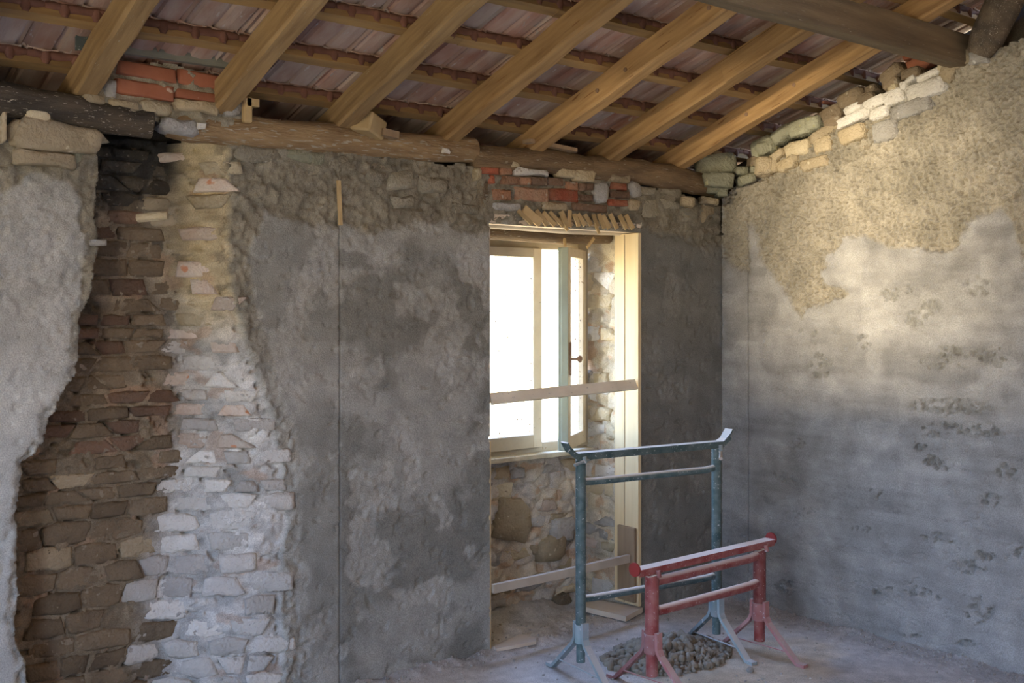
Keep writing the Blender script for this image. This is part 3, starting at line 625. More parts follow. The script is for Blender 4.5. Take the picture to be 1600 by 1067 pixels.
RS = [(755, 440, 110, 50, .25, 'white'), (880, 405, 135, 60, .22, 'white'), (1005, 368, 115, 90, .1, 'white'), (1200, 320, 235, 105, .15, 'white'), (1112, 262, 62, 32, .3, 'white'), (1225, 232, 140, 42, .2, 'white'), (750, 500, 225, 58, .22, 'white'), (915, 468, 112, 70, .15, 'white'), (1105, 440, 235, 90, .15, 'grey'), (1000, 310, 60, 50, 0, 'cream'), (1068, 300, 40, 50, 0, 'white'),
      (570, 588, 180, 55, .3, 'beige'), (945, 580, 150, 120, .1, 'grey'), (400, 690, 150, 85, .1, 'cream'), (560, 665, 110, 90, .1, 'beige'), (265, 740, 110, 46, .4, 'beige'), (378, 745, 60, 36, -.3, 'beige'), (330, 790, 110, 70, .2, 'beige'), (510, 780, 170, 70, .1, 'beige'), (740, 600, 150, 90, .2, 'beige'),
      (410, 560, 125, 95, .1, 'green'), (495, 530, 80, 80, 0, 'green'), (612, 470, 120, 80, .2, 'brown'), (620, 520, 100, 70, 0, 'brown'), (180, 680, 125, 105, .2, 'green'), (300, 600, 120, 75, .4, 'green'), (170, 810, 115, 110, 0, 'beige'), (250, 800, 62, 78, 0, 'beige'), (730, 378, 150, 90, .2, 'brown'), (820, 380, 110, 70, .2, 'brown'),
      (985, 225, 135, 75, .5, 'brown'), (1105, 222, 110, 60, .1, 'brown'), (985, 285, 90, 55, .2, 'brown'), (1340, 215, 85, 120, -.3, 'beige'), (1425, 128, 110, 95, .2, 'beige'), (1535, 125, 120, 75, 0, 'grey'), (1300, 185, 36, 36, 0, 'cream'), (1550, 58, 46, 20, -.8, 'cream'), (860, 320, 60, 40, .3, 'brown')]
for i, (x, y, w_, h_, r, k) in enumerate(RS):
    p = S6(x, y); c = on(0, .02, *p); D = (Vector(c) - Vector(CAM)).length; a = on(0, .02, p[0]-w_/8, p[1]); b = on(0, .02, p[0]+w_/8, p[1]); t = on(0, .02, p[0], p[1]-h_/8); d = on(0, .02, p[0], p[1]+h_/8)
    blob(wall_right, 'stone', ST[k], c + Vector((.018, 0, 0)), (abs(a.y-b.y)*1.10, .12, (t.z-d.z)*1.12), r*1.2, 100+i, Vector((0, -1, 0)), Vector((0, 0, 1)), Vector((-1, 0, 0)))
for i, (x, y, w_, h_, r, k) in enumerate([(1175, 150, 180, 85, .25, 'brick_new'), (1098, 118, 60, 42, .2, 'brick_new'), (1398, 75, 24, 80, 0, 'brick_new'), (578, 405, 18, 18, 0, 'brick_new')]):
    p = S6(x, y); c = on(0, .05, *p); a = on(0, .05, p[0]-w_/8, p[1]); b = on(0, .05, p[0]+w_/8, p[1]); t = on(0, .05, p[0], p[1]-h_/8); d = on(0, .05, p[0], p[1]+h_/8)
    blob(wall_right, 'brick', k, c, (abs(a.y-b.y), .10, t.z-d.z), r*1.2, 200+i, Vector((0, -1, 0)), Vector((0, 0, 1)), Vector((-1, 0, 0)))
def S7(X_, Y_): return (1000 + X_/5.333, 220 + Y_/5.333)
for i, (x, y, w_, h_, r, k, xx) in enumerate([(620, 205, 330, 180, .1, 'green', -.06), (650, 332, 260, 120, -.05, 'green', -.12), (840, 258, 110, 70, 0, 'green', -.02), (880, 325, 130, 80, .3, 'green', -.03), (675, 430, 90, 80, 0, 'green', -.06), (385, 515, 120, 80, -.1, 'beige', -.30), (565, 505, 160, 60, -.15, 'beige', -.14),
        (600, 400, 120, 90, 0, 'green', -.10), (930, 250, 50, 60, 0, 'green', .0), (1040, 60, 170, 110, .4, 'green', .02), (1030, 215, 150, 150, 0, 'beige', 0.0), (950, 180, 90, 80, 0, 'brown', .03)]):
    p = S7(x, y); c = on(0, xx, *p); dd = (c - Vector(CAM)).length/1700
    blob(wall_right if xx > -.2 else wall_back, 'stone', ST[k], c, (w_/5.333*dd*1.0, .14, h_/5.333*dd), r, 300+i, Vector((RT[0], RT[1], 0)), Vector((0, 0, 1)), Vector((-FW[0], -FW[1], 0)))

# ================================================================ FLOOR, other walls
gx = np.unique(np.concatenate([np.arange(-6.3, -2.8, .1), np.arange(-2.8, .05, .009)])); gy = np.unique(np.concatenate([np.arange(-6.5, -1.9, .1), np.arange(-1.9, .56, .009)]))
GX, GY = np.meshgrid(gx, gy, indexing='ij')
hz = fbm(GX*3, GY*3, 3, 0)*.006 + fbm(GX*14, GY*14, 4, 1)*.003 + ss(.10, .0, -GX)*.018*(.5+fbm(GX*8, GY*8, 3, 2)) + ss(-.10, .0, GY)*.02*(.6 + fbm(GX*9, GY*9, 3, 3)) + ss(.1, .45, GY)*.035
f1, f2, cid = worley(GX*34, GY*34); peb = (1 - ss(.15, .35, f1))*(cid > .55)
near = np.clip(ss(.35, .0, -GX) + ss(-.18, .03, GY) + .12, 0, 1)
hz += peb*.010*near
mx_, my_ = -1.02, -.55
mr = np.hypot((GX - mx_)/.33, (GY - my_)/.24) + fbm(GX*7, GY*7, 3, 4)*.22
hz += ss(1.0, .25, mr)*.065
tf = np.clip(.55 + fbm(GX*3.5, GY*3.5, 4, 2), 0, 1)
Cf = lerp3(A([.42, .405, .38]), A([.62, .60, .565]), tf)
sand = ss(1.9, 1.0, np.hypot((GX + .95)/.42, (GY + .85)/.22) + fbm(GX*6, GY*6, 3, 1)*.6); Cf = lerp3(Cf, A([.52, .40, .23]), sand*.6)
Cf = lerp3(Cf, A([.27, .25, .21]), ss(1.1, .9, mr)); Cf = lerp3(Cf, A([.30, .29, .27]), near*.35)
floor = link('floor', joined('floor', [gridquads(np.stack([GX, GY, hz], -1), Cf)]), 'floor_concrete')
tag(floor, 'dusty concrete floor with crumbs of mortar along the walls', kind='structure')
def structure(name, boxes, m='dark_wall'):
    b = MB()
    for (x0, x1, y0, y1, z0, z1) in boxes: b.box(((x0+x1)/2, (y0+y1)/2, (z0+z1)/2), (x1-x0, y1-y0, z1-z0))
    o = link(name, b.mesh(), m); o['kind'] = 'structure'; return o
structure('wall_left', [(-6.3, -6.0, -6.5, DOOR[0], -.1, 2.9), (-6.3, -6.0, DOOR[1], LW[0], -.1, 3.1), (-6.3, -6.0, DOOR[0], DOOR[1], DOOR[3], 3.4), (-6.3, -6.0, LW[1], .55, -.1, 2.5), (-6.3, -6.0, LW[0], LW[1], -.1, LW[2]), (-6.3, -6.0, LW[0], LW[1], LW[3], 3.0)])
structure('wall_front', [(-6.3, .42, -6.5, -6.2, -.1, 2.4)])

# ================================================================ ROOF
S = .35; Z0 = 2.36                                            # underside of the rafters: z = Z0 - S*y
sl = math.atan(S); DS = Vector((0, -math.cos(sl), math.sin(sl))); NR = Vector((0, math.sin(sl), math.cos(sl)))   # up-slope, outward normal
def roofpt(x, y, above): return Vector((x, y, Z0 - S*y)) + NR*above
MR = Matrix((Vector((1, 0, 0)), DS, NR)).transposed()
RAFH, RAFW = .105, .085
ceiling = empty('ceiling', (-2, -1, 2.7), 'underside of the open roof, clay tiles lying on rows of battens', kind='structure')
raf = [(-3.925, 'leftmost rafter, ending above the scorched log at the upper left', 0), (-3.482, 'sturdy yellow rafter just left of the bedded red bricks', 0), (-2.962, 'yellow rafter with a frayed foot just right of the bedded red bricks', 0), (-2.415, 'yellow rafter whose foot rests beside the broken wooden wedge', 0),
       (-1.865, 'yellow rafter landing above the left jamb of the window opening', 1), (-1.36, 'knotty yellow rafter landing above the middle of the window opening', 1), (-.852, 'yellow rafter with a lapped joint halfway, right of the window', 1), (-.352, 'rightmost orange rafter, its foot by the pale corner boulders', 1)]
for i, (x, lab, lit) in enumerate(raf):
    y0, y1 = (.16, -3.25); c = (roofpt(x, y0, RAFH/2) + roofpt(x, y1, RAFH/2))/2; Ln = (roofpt(x, y0, 0) - roofpt(x, y1, 0)).length
    b = MB(); n = 24; hw, hh = RAFW/2, RAFH/2; rr = random.Random(i); v = []
    for k in range(n + 1):
        t = -Ln/2 + Ln*k/n; sxx = rr.uniform(-.003, .003); szz = rr.uniform(-.003, .003); ch = .007 + rr.uniform(0, .006)
        for (a, q) in ((-hw+ch, -hh), (hw-ch, -hh), (hw, -hh+ch), (hw, hh), (-hw, hh), (-hw, -hh+ch)): v.append(Vector((a + sxx, t, q + szz)))
    f = [(k*6+j, k*6+(j+1) % 6, k*6+6+(j+1) % 6, k*6+6+j) for k in range(n) for j in range(6)] + [(5, 4, 3, 2, 1, 0), tuple(n*6+j for j in range(6))]
    o = link('rafter', b.add(v, f).mesh('rafter'), 'new_wood' if lit else 'new_wood_shaded'); o.matrix_world = Matrix.Translation(c) @ MR.to_4x4()
    tag(o, lab, 'rafter', 'new rafters under the roof tiles')
    if i == 6:
        b = MB().box((0, 0, 0), (.09, 1.5, .10), bev=.006); q = link('splice_timber', b.mesh(), 'new_wood', o); q.location = (-.03, .62 - .32, -.012)
        q.location = (-.035, 0.0, -.015); yy = -.80 - .75*math.cos(sl); q.location = (-.03, ((roofpt(x, yy, 0) - c).dot(DS)), -.018)
    if i in (5, 7):
        for (px, py) in ((1242, 47), (1009, 115), (965, 147)) if i == 5 else ((1243, 133), (1185, 182)):
            p = on_roof(px, py, Z0 + .05, S); b = MB().tube([(0, 0, 0), (-.004, 0, 0)], .010, 8); kn = link('knot', b.mesh(), 'rust_iron', o); kn.matrix_parent_inverse = o.matrix_world.inverted(); kn.location = (x - RAFW/2 - .001, p.y, p.z)
# battens: one long row each, in two lengths
BY = [.27, -.01, -.295, -.575, -.855, -1.135, -1.415, -1.695, -1.975, -2.255, -2.535, -2.815, -3.1]
for i, y in enumerate(BY):
    for (xa, xb) in ((-4.6, -2.2 + .3*math.sin(i*2.1)), (-2.2 + .3*math.sin(i*2.1), .35)):
        n = 12; pts = [roofpt(xa + (xb-xa)*k/n, y + R_.uniform(-.004, .004), RAFH + .017 + R_.uniform(-.003, .003)) for k in range(n+1)]
        b = MB().strip(pts, .048, .034, DS); child(link('batten', b.mesh(), 'batten_wood'), ceiling)
# tiles: an interlocking clay tile with two pans, ribs and two nibs, built once and copied
def tile_mesh():
    prof = [(-.112, .004), (-.106, .018), (-.098, .018), (-.092, .004), (-.050, .000), (-.016, .004), (-.010, .016), (.004, .016), (.010, .004), (.046, .0), (.086, .004), (.092, .014), (.108, .014), (.113, .002)]
    L_ = [-.205, -.195, 0, .185, .200]; ex = [0, .0, .0, .0, -.012]; v = []; n = len(prof)
    for t, e_ in zip(L_, ex):
        for (a, q) in prof: v.append((a, t, q + e_))
    m = len(v)
    for t in L_:
        for (a, q) in prof: v.append((a, t, q + .013))
    f = []
    for k in range(len(L_)-1):
        for j in range(n-1):
            f.append((k*n+j, (k+1)*n+j, (k+1)*n+j+1, k*n+j+1)); f.append((m+k*n+j, m+k*n+j+1, m+(k+1)*n+j+1, m+(k+1)*n+j))
    for k in range(len(L_)-1):
        f.append((k*n, m+k*n, m+(k+1)*n, (k+1)*n)); f.append((k*n+n-1, (k+1)*n+n-1, m+(k+1)*n+n-1, m+k*n+n-1))
    for j in range(n-1):
        f.append((j, j+1, m+j+1, m+j)); k = (len(L_)-1)*n; f.append((k+j, m+k+j, m+k+j+1, k+j+1))
    return MB().add(v, f).mesh('roof_tile')
TM = [tile_mesh(), tile_mesh()]; TM[0].materials.append(MATS['tile_clay']); TM[1].materials.append(MATS['tile_clay_pale'])
def nib_mesh(seed):
    rr = random.Random(seed); b = MB()
    b.tube([(-.112 + .224*k/8, 0 + rr.uniform(-.002, .002), rr.uniform(-.002, .002)) for k in range(9)], [.013, .016, .018, .015, .017, .018, .014, .016, .013], 7)
    for a in (-.055, .050):
        b.tube([(a, 0, .004), (a, -.001, -.018), (a+.002, -.002, -.034)], [.020, .018, .011], 8)
    return b.mesh('nib')
NM = [nib_mesh(k) for k in range(4)]
for m_ in NM: m_.materials.append(MATS['tile_nib']); m_.polygons.foreach_set('use_smooth', [True]*len(m_.polygons))
cnt = 0
tiltM = Matrix.Rotation(-.055, 3, 'X')
for i, y in enumerate(BY[:9]):
    if i == 0: ylist = None
    for j in range(19):
        x = .28 - j*.227 + (.02 if i % 2 else 0)
        if i >= 5 and j > 12: continue
        if cnt >= 296: break
        up = y - .030                                         # head of the tile hooks over the batten's upper side
        c = roofpt(x, up + .205*math.cos(sl), RAFH + .052)
        o = bpy.data.objects.new('roof_tile', TM[0 if R_.random() < .6 else 1]); COL.objects.link(o)
        # local +y is down-slope for the tile
        MT = Matrix((Vector((-1, 0, 0)), -DS, NR)).transposed()
        rz = Matrix.Rotation(R_.uniform(-.012, .012), 3, 'Z') @ Matrix.Rotation(.05 + R_.uniform(-.008, .008), 3, 'X')
        o.matrix_world = Matrix.Translation(c) @ (MT @ rz).to_4x4(); child(o, ceiling); cnt += 1
        nb = bpy.data.objects.new('nib', R_.choice(NM)); COL.objects.link(nb); nb.parent = o; nb.location = (0, -.197, -.004)
# the rest of the roof beyond the frame, in one piece
b = MB()
for (ya, za, yb, zb) in ((.75, RAFH + .075, -3.3, RAFH + .075),):
    a0, a1 = roofpt(-6.4, ya, RAFH + .16), roofpt(.8, ya, RAFH + .16); b0, b1 = roofpt(-6.4, yb, RAFH + .16), roofpt(.8, yb, RAFH + .16)
    up = Vector((0, 0, .03)); b.add([a0, a1, b1, b0, a0+up, a1+up, b1+up, b0+up], [(0, 1, 2, 3), (7, 6, 5, 4), (0, 4, 5, 1), (2, 6, 7, 3)])
rz_ = Z0 + S*3.3 + .25
b.add([(-6.4, -3.3, rz_), (.8, -3.3, rz_), (.8, -6.9, rz_ - 1.26), (-6.4, -6.9, rz_ - 1.26), (-6.4, -3.3, rz_+.03), (.8, -3.3, rz_+.03), (.8, -6.9, rz_ - 1.23), (-6.4, -6.9, rz_ - 1.23)], [(0, 1, 2, 3), (7, 6, 5, 4), (0, 4, 5, 1), (2, 6, 7, 3), (0, 3, 7, 4), (1, 5, 6, 2)])
child(link('roof_covering', b.mesh(), 'tile_clay'), ceiling)
# old purlin
b = MB(); n = 16; v = []; rr = random.Random(3)
for k in range(n+1):
    x = -5.9 + 5.95*k/n; jx = rr.uniform(-.004, .004)
    for (yy, zz) in ((-1.45, 2.735), (-1.44, 2.718), (-1.375, 2.716), (-1.36, 2.73), (-1.36, 2.828), (-1.45, 2.858)): v.append((x, yy + jx, zz + rr.uniform(-.003, .003)))
f = [(k*6+j, k*6+6+j, k*6+6+(j+1) % 6, k*6+(j+1) % 6) for k in range(n) for j in range(6)] + [(0, 1, 2, 3, 4, 5), tuple(n*6+5-j for j in range(6))]
o = link('purlin', b.add(v, f).mesh(), 'old_beam'); tag(o, 'old dark squared purlin carrying the rafters, bedded in the gable wall', 'beam')
# bark-covered log leaning at the upper right
p0 = on(0, -.02, 1530, 84); p1 = on(0, -.05, 1590, -40)
p1 = p0 + (p1 - p0)*1.6
b = MB().tube([p0 - (p1-p0).normalized()*.0, p0 + (p1-p0)*.12, p0 + (p1-p0)*.5, p1], [.055, .075, .08, .085], 16, wob=.07)
o = link('old_log', b.mesh(), 'charred_log', smooth=True); tag(o, 'thick dark bark-covered log slanting down onto the gable wall at upper right', 'log')
# wall-plate logs, laid end to end along the head of the back wall
def log(pts, rad, m, label, seed, n=16):
    P_ = []; R2 = []; pts = [Vector(p) for p in pts]
    for i in range(len(pts)-1):
        for k in range(4): P_.append(pts[i].lerp(pts[i+1], k/4)); R2.append(rad[i] + (rad[i+1]-rad[i])*k/4)
    P_.append(pts[-1]); R2.append(rad[-1]); rr = random.Random(seed)
    P_ = [p + Vector((0, rr.uniform(-.006, .006), rr.uniform(-.006, .006))) for p in P_]; R2 = [r*rr.uniform(.95, 1.05) for r in R2]
    b = MB().tube(P_, R2, n, wob=.09, seed=seed); o = link('wall_plate_log', b.mesh(), m, smooth=True)
    return tag(o, label, 'log', 'old round logs bedded along the head of the back wall')
log([on(1, .02, -160, 138), on(1, .01, 0, 152), on(1, .0, 120, 176), on(1, .0, 236, 194)], [.07, .065, .06, .055], 'charred_log', 'scorched black log over the flue recess, spattered with plaster', 1)
log([on(1, .03, 262, 196), on(1, .03, 390, 207), on(1, .03, 560, 222), on(1, .03, 738, 236)], [.05, .068, .064, .058], 'flaky_log', 'pale brown flaking log along the wall head left of the window', 2)
log([on(1, .04, 733, 248), on(1, .03, 860, 252), on(1, .03, 930, 263)], [.06, .062, .058], 'bark_log', 'smooth brown log over the brickwork above the window', 3)
log([on(1, .04, 915, 262), on(1, .03, 1000, 268), on(1, .02, 1060, 280), on(1, .03, 1135, 297)], [.065, .068, .066, .055], 'bark_log', 'dark log running into the corner under the rightmost rafter', 4)
# odds and ends lodged under the rafters
def board(name, a, b_, w_, th, m, label, cat, side=(0, 0, 1), group=None, bev=.0):
    o = link(name, MB().strip([a, Vector(a).lerp(Vector(b_), .35), Vector(a).lerp(Vector(b_), .7), b_], w_, th, side).mesh(), m); return tag(o, label, cat, group)
board('old_board', on(1, -.06, 190, 62), on(1, -.06, 396, 93), .10, .03, 'grey_board', 'weathered grey-green board set on edge behind the bedded red bricks', 'board')
board('slate_piece', on(1, -.10, 118, 54), on(1, -.10, 162, 54), .11, .012, 'slate', 'dark speckled slate wedged under the tiles at upper left', 'slate')
b = MB().box((0, 0, 0), (.13, .10, .085), bev=.008, M=Matrix.Rotation(.25, 3, 'Y') @ Matrix.Rotation(.5, 3, 'Z')); o = link('wooden_wedge', b.mesh(), 'lath_wood'); o.location = on(1, -.04, 576, 196)
q = link('split_piece', MB().box((0, 0, 0), (.08, .05, .03), M=Matrix.Rotation(.1, 3, 'Y')).mesh(), 'brown_board', o); q.location = (.085, -.02, -.03)
tag(o, 'broken block of wood lodged on the log beside a rafter foot', 'wood block')
b = MB().box((0, 0, 0), (.035, .03, .10), bev=.005); b.box((.02, 0, .03), (.05, .03, .03)); o = link('wood_scrap', b.mesh(), 'lath_wood'); o.location = on(1, -.05, 386, 172); tag(o, 'small upright splinter of wood under the third rafter from the left', 'wood scrap')
b = MB().box((0, 0, 0), (.30, .06, .018), M=Matrix.Rotation(.06, 3, 'Y')); o = link('wood_shim', b.mesh(), 'brown_board'); o.location = on(1, -.02, 860, 228) + Vector((0, 0, .0)); tag(o, 'thin brown shim lying on the log above the window', 'wood shim')
o = link('white_chip', MB().box((0, 0, 0), (.035, .012, .02), jit=.005).mesh(), ST['white']); o.location = on(1, -.045, 315, 197); tag(o, 'small white chip of stone on the scorched log', 'stone chip')
o = link('white_chip', MB().box((0, 0, 0), (.04, .012, .022), jit=.006).mesh(), ST['white']); o.location = on(1, -.045, 697, 235); tag(o, 'small white flake stuck on the flaking log', 'stone chip')

# ================================================================ WINDOW
win = empty('window_1', (-1.16, .40, .86), 'old cream timber window with one sash pulled open', kind='structure')
def wpart(name, boxes, m, parent=None, bev=.004):
    b = MB()
    for (x0, x1, y0, y1, z0, z1) in boxes: b.box(((x0+x1)/2, (y0+y1)/2, (z0+z1)/2), (x1-x0, y1-y0, z1-z0), bev=bev)
    o = link(name, b.mesh(), m); child(o, parent or win) if (parent or win).type == 'EMPTY' else None
    return o
wpart('window_frame', [(-1.66, -.665, .385, .445, 1.925, 2.02), (-1.66, -.665, .385, .445, .845, .90), (-.745, -.665, .38, .445, .86, 2.0), (-1.66, -1.60, .38, .445, .86, 2.0)], 'window_paint')
wpart('window_sill', [(-1.67, -.655, .31, .47, .825, .852)], 'sill_wood')
def sash(name, width, height, label):
    r = empty(name, (0, 0, 0)); st_ = .060; d = .034
    b = MB(); 
    b.box((st_/2, 0, height/2), (st_, d, height), bev=.004); b.box((width-st_/2, 0, height/2), (st_, d, height), bev=.004)
    o = link('stile', b.mesh(), 'window_paint'); o.parent = r
    b = MB(); b.box((width/2, 0, height - .025), (width - 2*st_, d*.9, .05), bev=.003); b.box((width/2, 0, .035), (width - 2*st_, d*.9, .07), bev=.003)
    o = link('rail', b.mesh(), 'window_paint'); o.parent = r
    b = MB().box((width/2, 0, height/2 + .01), (width - 2*st_ + .01, .003, height - .115)); o = link('pane', b.mesh(), 'dirty_glass'); o.parent = r
    return r
s1 = sash('window_sash', .590, 1.05, ''); s1.location = (-1.604, .375, .878); child(s1, win)
s2 = sash('window_sash', .40, 1.045, ''); s2.location = (-.712, .372, .882); s2.rotation_euler = (0, 0, math.pi + .60); child(s2, win)
b = MB().box((.40 - .010, -.026, .52), (.030, .022, 1.04), bev=.004); o = link('meeting_bead', b.mesh(), 'window_paint_green'); o.parent = s2
b = MB().box((.404, .0, .52), (.010, .036, 1.04), bev=.002); o = link('stile_edge', b.mesh(), 'window_paint_green'); o.parent = s2; o['label'] = 'pale green edge of the open sash'
b = MB().box((.378, .024, .47), (.014, .010, .17), bev=.003); b.tube([(.375, .03, .47), (.375, .065, .47)], .006, 8); b.tube([(.375, .060, .47), (.375, .068, .47), (.375, .078, .47), (.375, .083, .47)], [.010, .018, .018, .010], 12)
o = link('knob', b.mesh(), 'rust_iron', smooth=False); o.parent = s2; o['label'] = 'rusty window knob on its plate'
# lintel: board edge with split laths over it, and old round log behind
lin = empty('window_lintel', (-1.15, .05, 2.02), 'lintel board over the window opening with pale split laths nailed slantwise to it', 'lintel')
child(link('board', MB().box((-1.14, .07, 2.032), (1.06, .13, .045), bev=.004).mesh(), 'dusty_wood'), lin)
TP = [(425, 545), (480, 530), (600, 545), (665, 565), (730, 560), (840, 555), (925, 545), (965, 580), (1000, 580), (1065, 585), (1150, 585), (1200, 580), (1240, 590), (1310, 580), (1400, 590), (1460, 590)]
BP = [(560, 675), (645, 672), (705, 690), (785, 690), (862, 700), (905, 704), (925, 706), (1010, 700), (1072, 692), (1132, 690), (1195, 696), (1262, 718), (1305, 720), (1378, 722), (1470, 724), (1535, 722)]
for i, (t, q) in enumerate(zip(TP, BP)):
    a = on(1, -.012, *S5(*t)); c = on(1, -.030, *S5(*q)); wd = .026 if i not in (1,) else .05
    sd = (c - a).cross(Vector((0, 1, 0))).normalized()
    child(link('lath', MB().strip([a, a.lerp(c, .5) + Vector((0, R_.uniform(-.003, .003), 0)), c], wd*R_.uniform(.7, 1.1), .007, sd).mesh(), 'lath_wood'), lin)
for i, (t, q) in enumerate([((928, 372), (917, 387)), ((882, 372), (883, 384)), ((873, 340), (887, 360)), ((930, 350), (936, 365))]):
    a = on(1, .18 if i < 2 else .0, *t); c = on(1, .16 if i < 2 else -.02, *q); child(link('lath', MB().strip([a, c], .016, .006, (c-a).cross(Vector((0, 1, 0)))).mesh(), 'lath_wood'), lin)
o = link('lintel_log', MB().tube([(-1.70, .22, 1.99), (-1.4, .215, 1.995), (-1.0, .22, 1.985), (-.66, .23, 2.0)], [.042, .046, .044, .04], 14, wob=.08).mesh(), 'bark_log', smooth=True)
tag(o, 'old round wooden log spanning the opening just above the window frame', 'log')
o = link('lintel_log', MB().tube([(-1.70, .12, 2.03), (-1.4, .125, 2.03), (-1.0, .13, 2.025), (-.64, .13, 2.035)], [.035, .036, .034, .036], 12, wob=.08).mesh(), 'dusty_wood', smooth=True)
tag(o, 'dusty pole in the window head, in front of the round log', 'log')

# ================================================================ FORMWORK AROUND THE OPENING
o = link('formwork_plank', MB().box((-.660, .078, 1.030), (.024, .178, 1.95), bev=.002).mesh(), 'pine_board'); tag(o, 'tall clean pine plank lining the right side of the window opening', 'plank')
b = MB().box((-.6735, .09, 1.03), (.003, .002, 1.94)); q = link('seam', b.mesh(), 'brown_board'); q.parent = o
o2 = link('formwork_plank', MB().box((-1.634, .066, .50), (.012, .13, .98), bev=.002).mesh(), 'pine_board'); tag(o2, 'pine plank seen edge-on at the left jamb, below the window', 'plank')
o3 = link('formwork_plank', MB().box((-1.634, .066, 1.50), (.010, .12, .98), bev=.002).mesh(), 'dusty_wood'); tag(o3, 'pale plank edge at the left jamb beside the window glass', 'plank')
o = link('short_board', MB().box((-.683, .062, .27), (.020, .128, .39), bev=.003).mesh(), 'brown_board'); tag(o, 'short brown board nailed over the foot of the pine plank', 'board')
q = link('nail_plate', MB().tube([(-.695, .012, .115), (-.699, .012, .115)], .012, 10).mesh(), 'rust_iron'); q.parent = o
o = link('spreader_batten', MB().strip([(-1.631, .005, 1.186), (-1.2, .0, 1.200), (-.68, .0, 1.214)], .054, .016, Vector((0, .45, .89))).mesh(), 'spreader_wood'); tag(o, 'upper wooden batten wedged across the opening in front of the window', 'batten')
o = link('spreader_batten', MB().strip([(-1.62, .0, .298), (-1.2, .01, .300), (-.70, .03, .305)], .040, .022, (0, 0, 1)).mesh(), 'dusty_wood'); tag(o, 'lower wooden batten wedged across the opening near the floor', 'batten')
a = on(1, -.006, 529, 282); c = on(1, -.006, 532, 352)
b = MB().strip([a, c], .014, .014, (1, 0, 0)); o = link('screed_rail', b.mesh(), 'lath_wood'); tag(o, 'thin pale upright rail left in the plaster at the top of the joint line', 'rail')
# pegs left in the flue
c = on(1, .02, 243, 338)
o = link('wooden_peg', MB().tube([c + Vector((-.045, .06, -.005)), c + Vector((.02, -.02, .002)), c + Vector((.035, -.03, .003))], [.017, .017, .015], 10, wob=.1).mesh(), ST['cream']); tag(o, 'pale round peg sticking out of the dark flue recess', 'peg')
c = on(1, -.01, 157, 379)
o = link('wooden_peg', MB().tube([c + Vector((-.03, .02, .0)), c + Vector((.018, -.008, .0))], [.013, .011], 10, wob=.1).mesh(), ST['grey']); tag(o, 'small grey peg in the broken plaster edge left of the flue', 'peg')

# ================================================================ TRESTLES
def trestle(name, P1, P2, top, rpost, mp_, md, discs, label, cross, clear, ends):
    P1 = Vector((*P1, 0)); P2 = Vector((*P2, 0)); d = (P2 - P1).normalized(); p = Vector((-d.y, d.x, 0)); z = Vector((0, 0, 1))
    root = empty(name, (P1 + P2)/2, label, 'trestle')
    def add(nm, b, m, sm=True, par=None): 
        o = link(nm, b.mesh(), m, smooth=False); child(o, root); return o
    def smo(o):
        for f_ in o.data.polygons: f_.use_smooth = len(f_.vertices) == 4
        return o
    zb = top - .035
    # top rail: angle-iron bar with turned-up ends or end discs
    eL, eR = ends
    if discs:
        b = MB().strip([P1 - d*eL + z*top, P2 + d*eR + z*top], .056, .006, p); b.strip([P1 - d*eL + z*(top-.014) - p*.020, P2 + d*eR + z*(top-.014) - p*.020], .006, .026, p); b.strip([P1 - d*eL + z*(top-.014) + p*.020, P2 + d*eR + z*(top-.014) + p*.020], .006, .026, p)
        add('top_rail', b, mp_)
        for q, s_ in ((P1 - d*eL, -1), (P2 + d*eR, 1)):
            smo(add('end_disc', MB().tube([q + z*(top + .002), q + z*(top + .002) + d*s_*.010], .029, 20), 'bright_red'))
    else:
        b = MB().strip([P1 - d*(eL+.055) + z*(top+.052), P1 - d*(eL+.028) + z*(top+.010), P1 - d*eL + z*top, P2 + d*eR + z*top, P2 + d*(eR+.028) + z*(top+.012), P2 + d*(eR+.062) + z*(top+.055)], .052, .007, p)
        b.strip([P1 - d*(eL+.045) + z*(top+.022) - p*.022, P1 - d*eL + z*(top-.014) - p*.022, P2 + d*eR + z*(top-.014) - p*.022, P2 + d*(eR+.045) + z*(top+.022) - p*.022], .006, .026, p)
        add('top_rail', b, mp_)
    for q, s_ in ((P1, 1), (P2, -1)):
        smo(add('post', MB().tube([q + z*.24, q + z*(top - .028)], rpost, 18), mp_))
        smo(add('post_tail', MB().tube([q + z*clear, q + z*.25], rpost*.86, 18), mp_))
        smo(add('sleeve', MB().tube([q + z*.165, q + z*.245], rpost*1.14, 18), md))
        smo(add('head_clip', MB().tube([q + z*(top-.040) - p*(rpost+.012), q + z*(top-.012) - p*(rpost+.006)], .010, 8), md))
        for sd in (-1, 1):
            b = MB().strip([q + p*sd*(rpost+.006) + z*.255, q + p*sd*(rpost+.008) + z*.185, q + p*sd*(rpost+.022) + z*.158, q + p*sd*.19 + z*.026, q + p*sd*.208 + z*.010, q + p*sd*.25 + z*.009], .032, .015, d)
            add('leg', b, md)
        smo(add('tie_rod', MB().tube([q - p*.155 + z*.055 - d*.01, q + p*.155 + z*.055 - d*.01], .0035, 6), md))
    for cz in cross:
        rr_ = rpost*.70; b = MB(); a = P1 + d*rpost*.8; c_ = P2 - d*rpost*.8
        b.tube([a + z*cz, a + d*.05 + z*(cz-.002), c_ - d*.05 + z*(cz-.002), c_ + z*(cz+.004)], [rr_*1.0, rr_, rr_, rr_*1.0], 14); smo(add('crossbar', b, mp_))
    return root, d, p
gt, gd, gp = trestle('builders_trestle', (-1.56, -.545), (-.785, -.637), .983, .0225, 'green_paint', 'green_dusty', False, 'tall dark green tubular builders trestle standing before the window opening', (.858, .353), .082, (.03, .02))
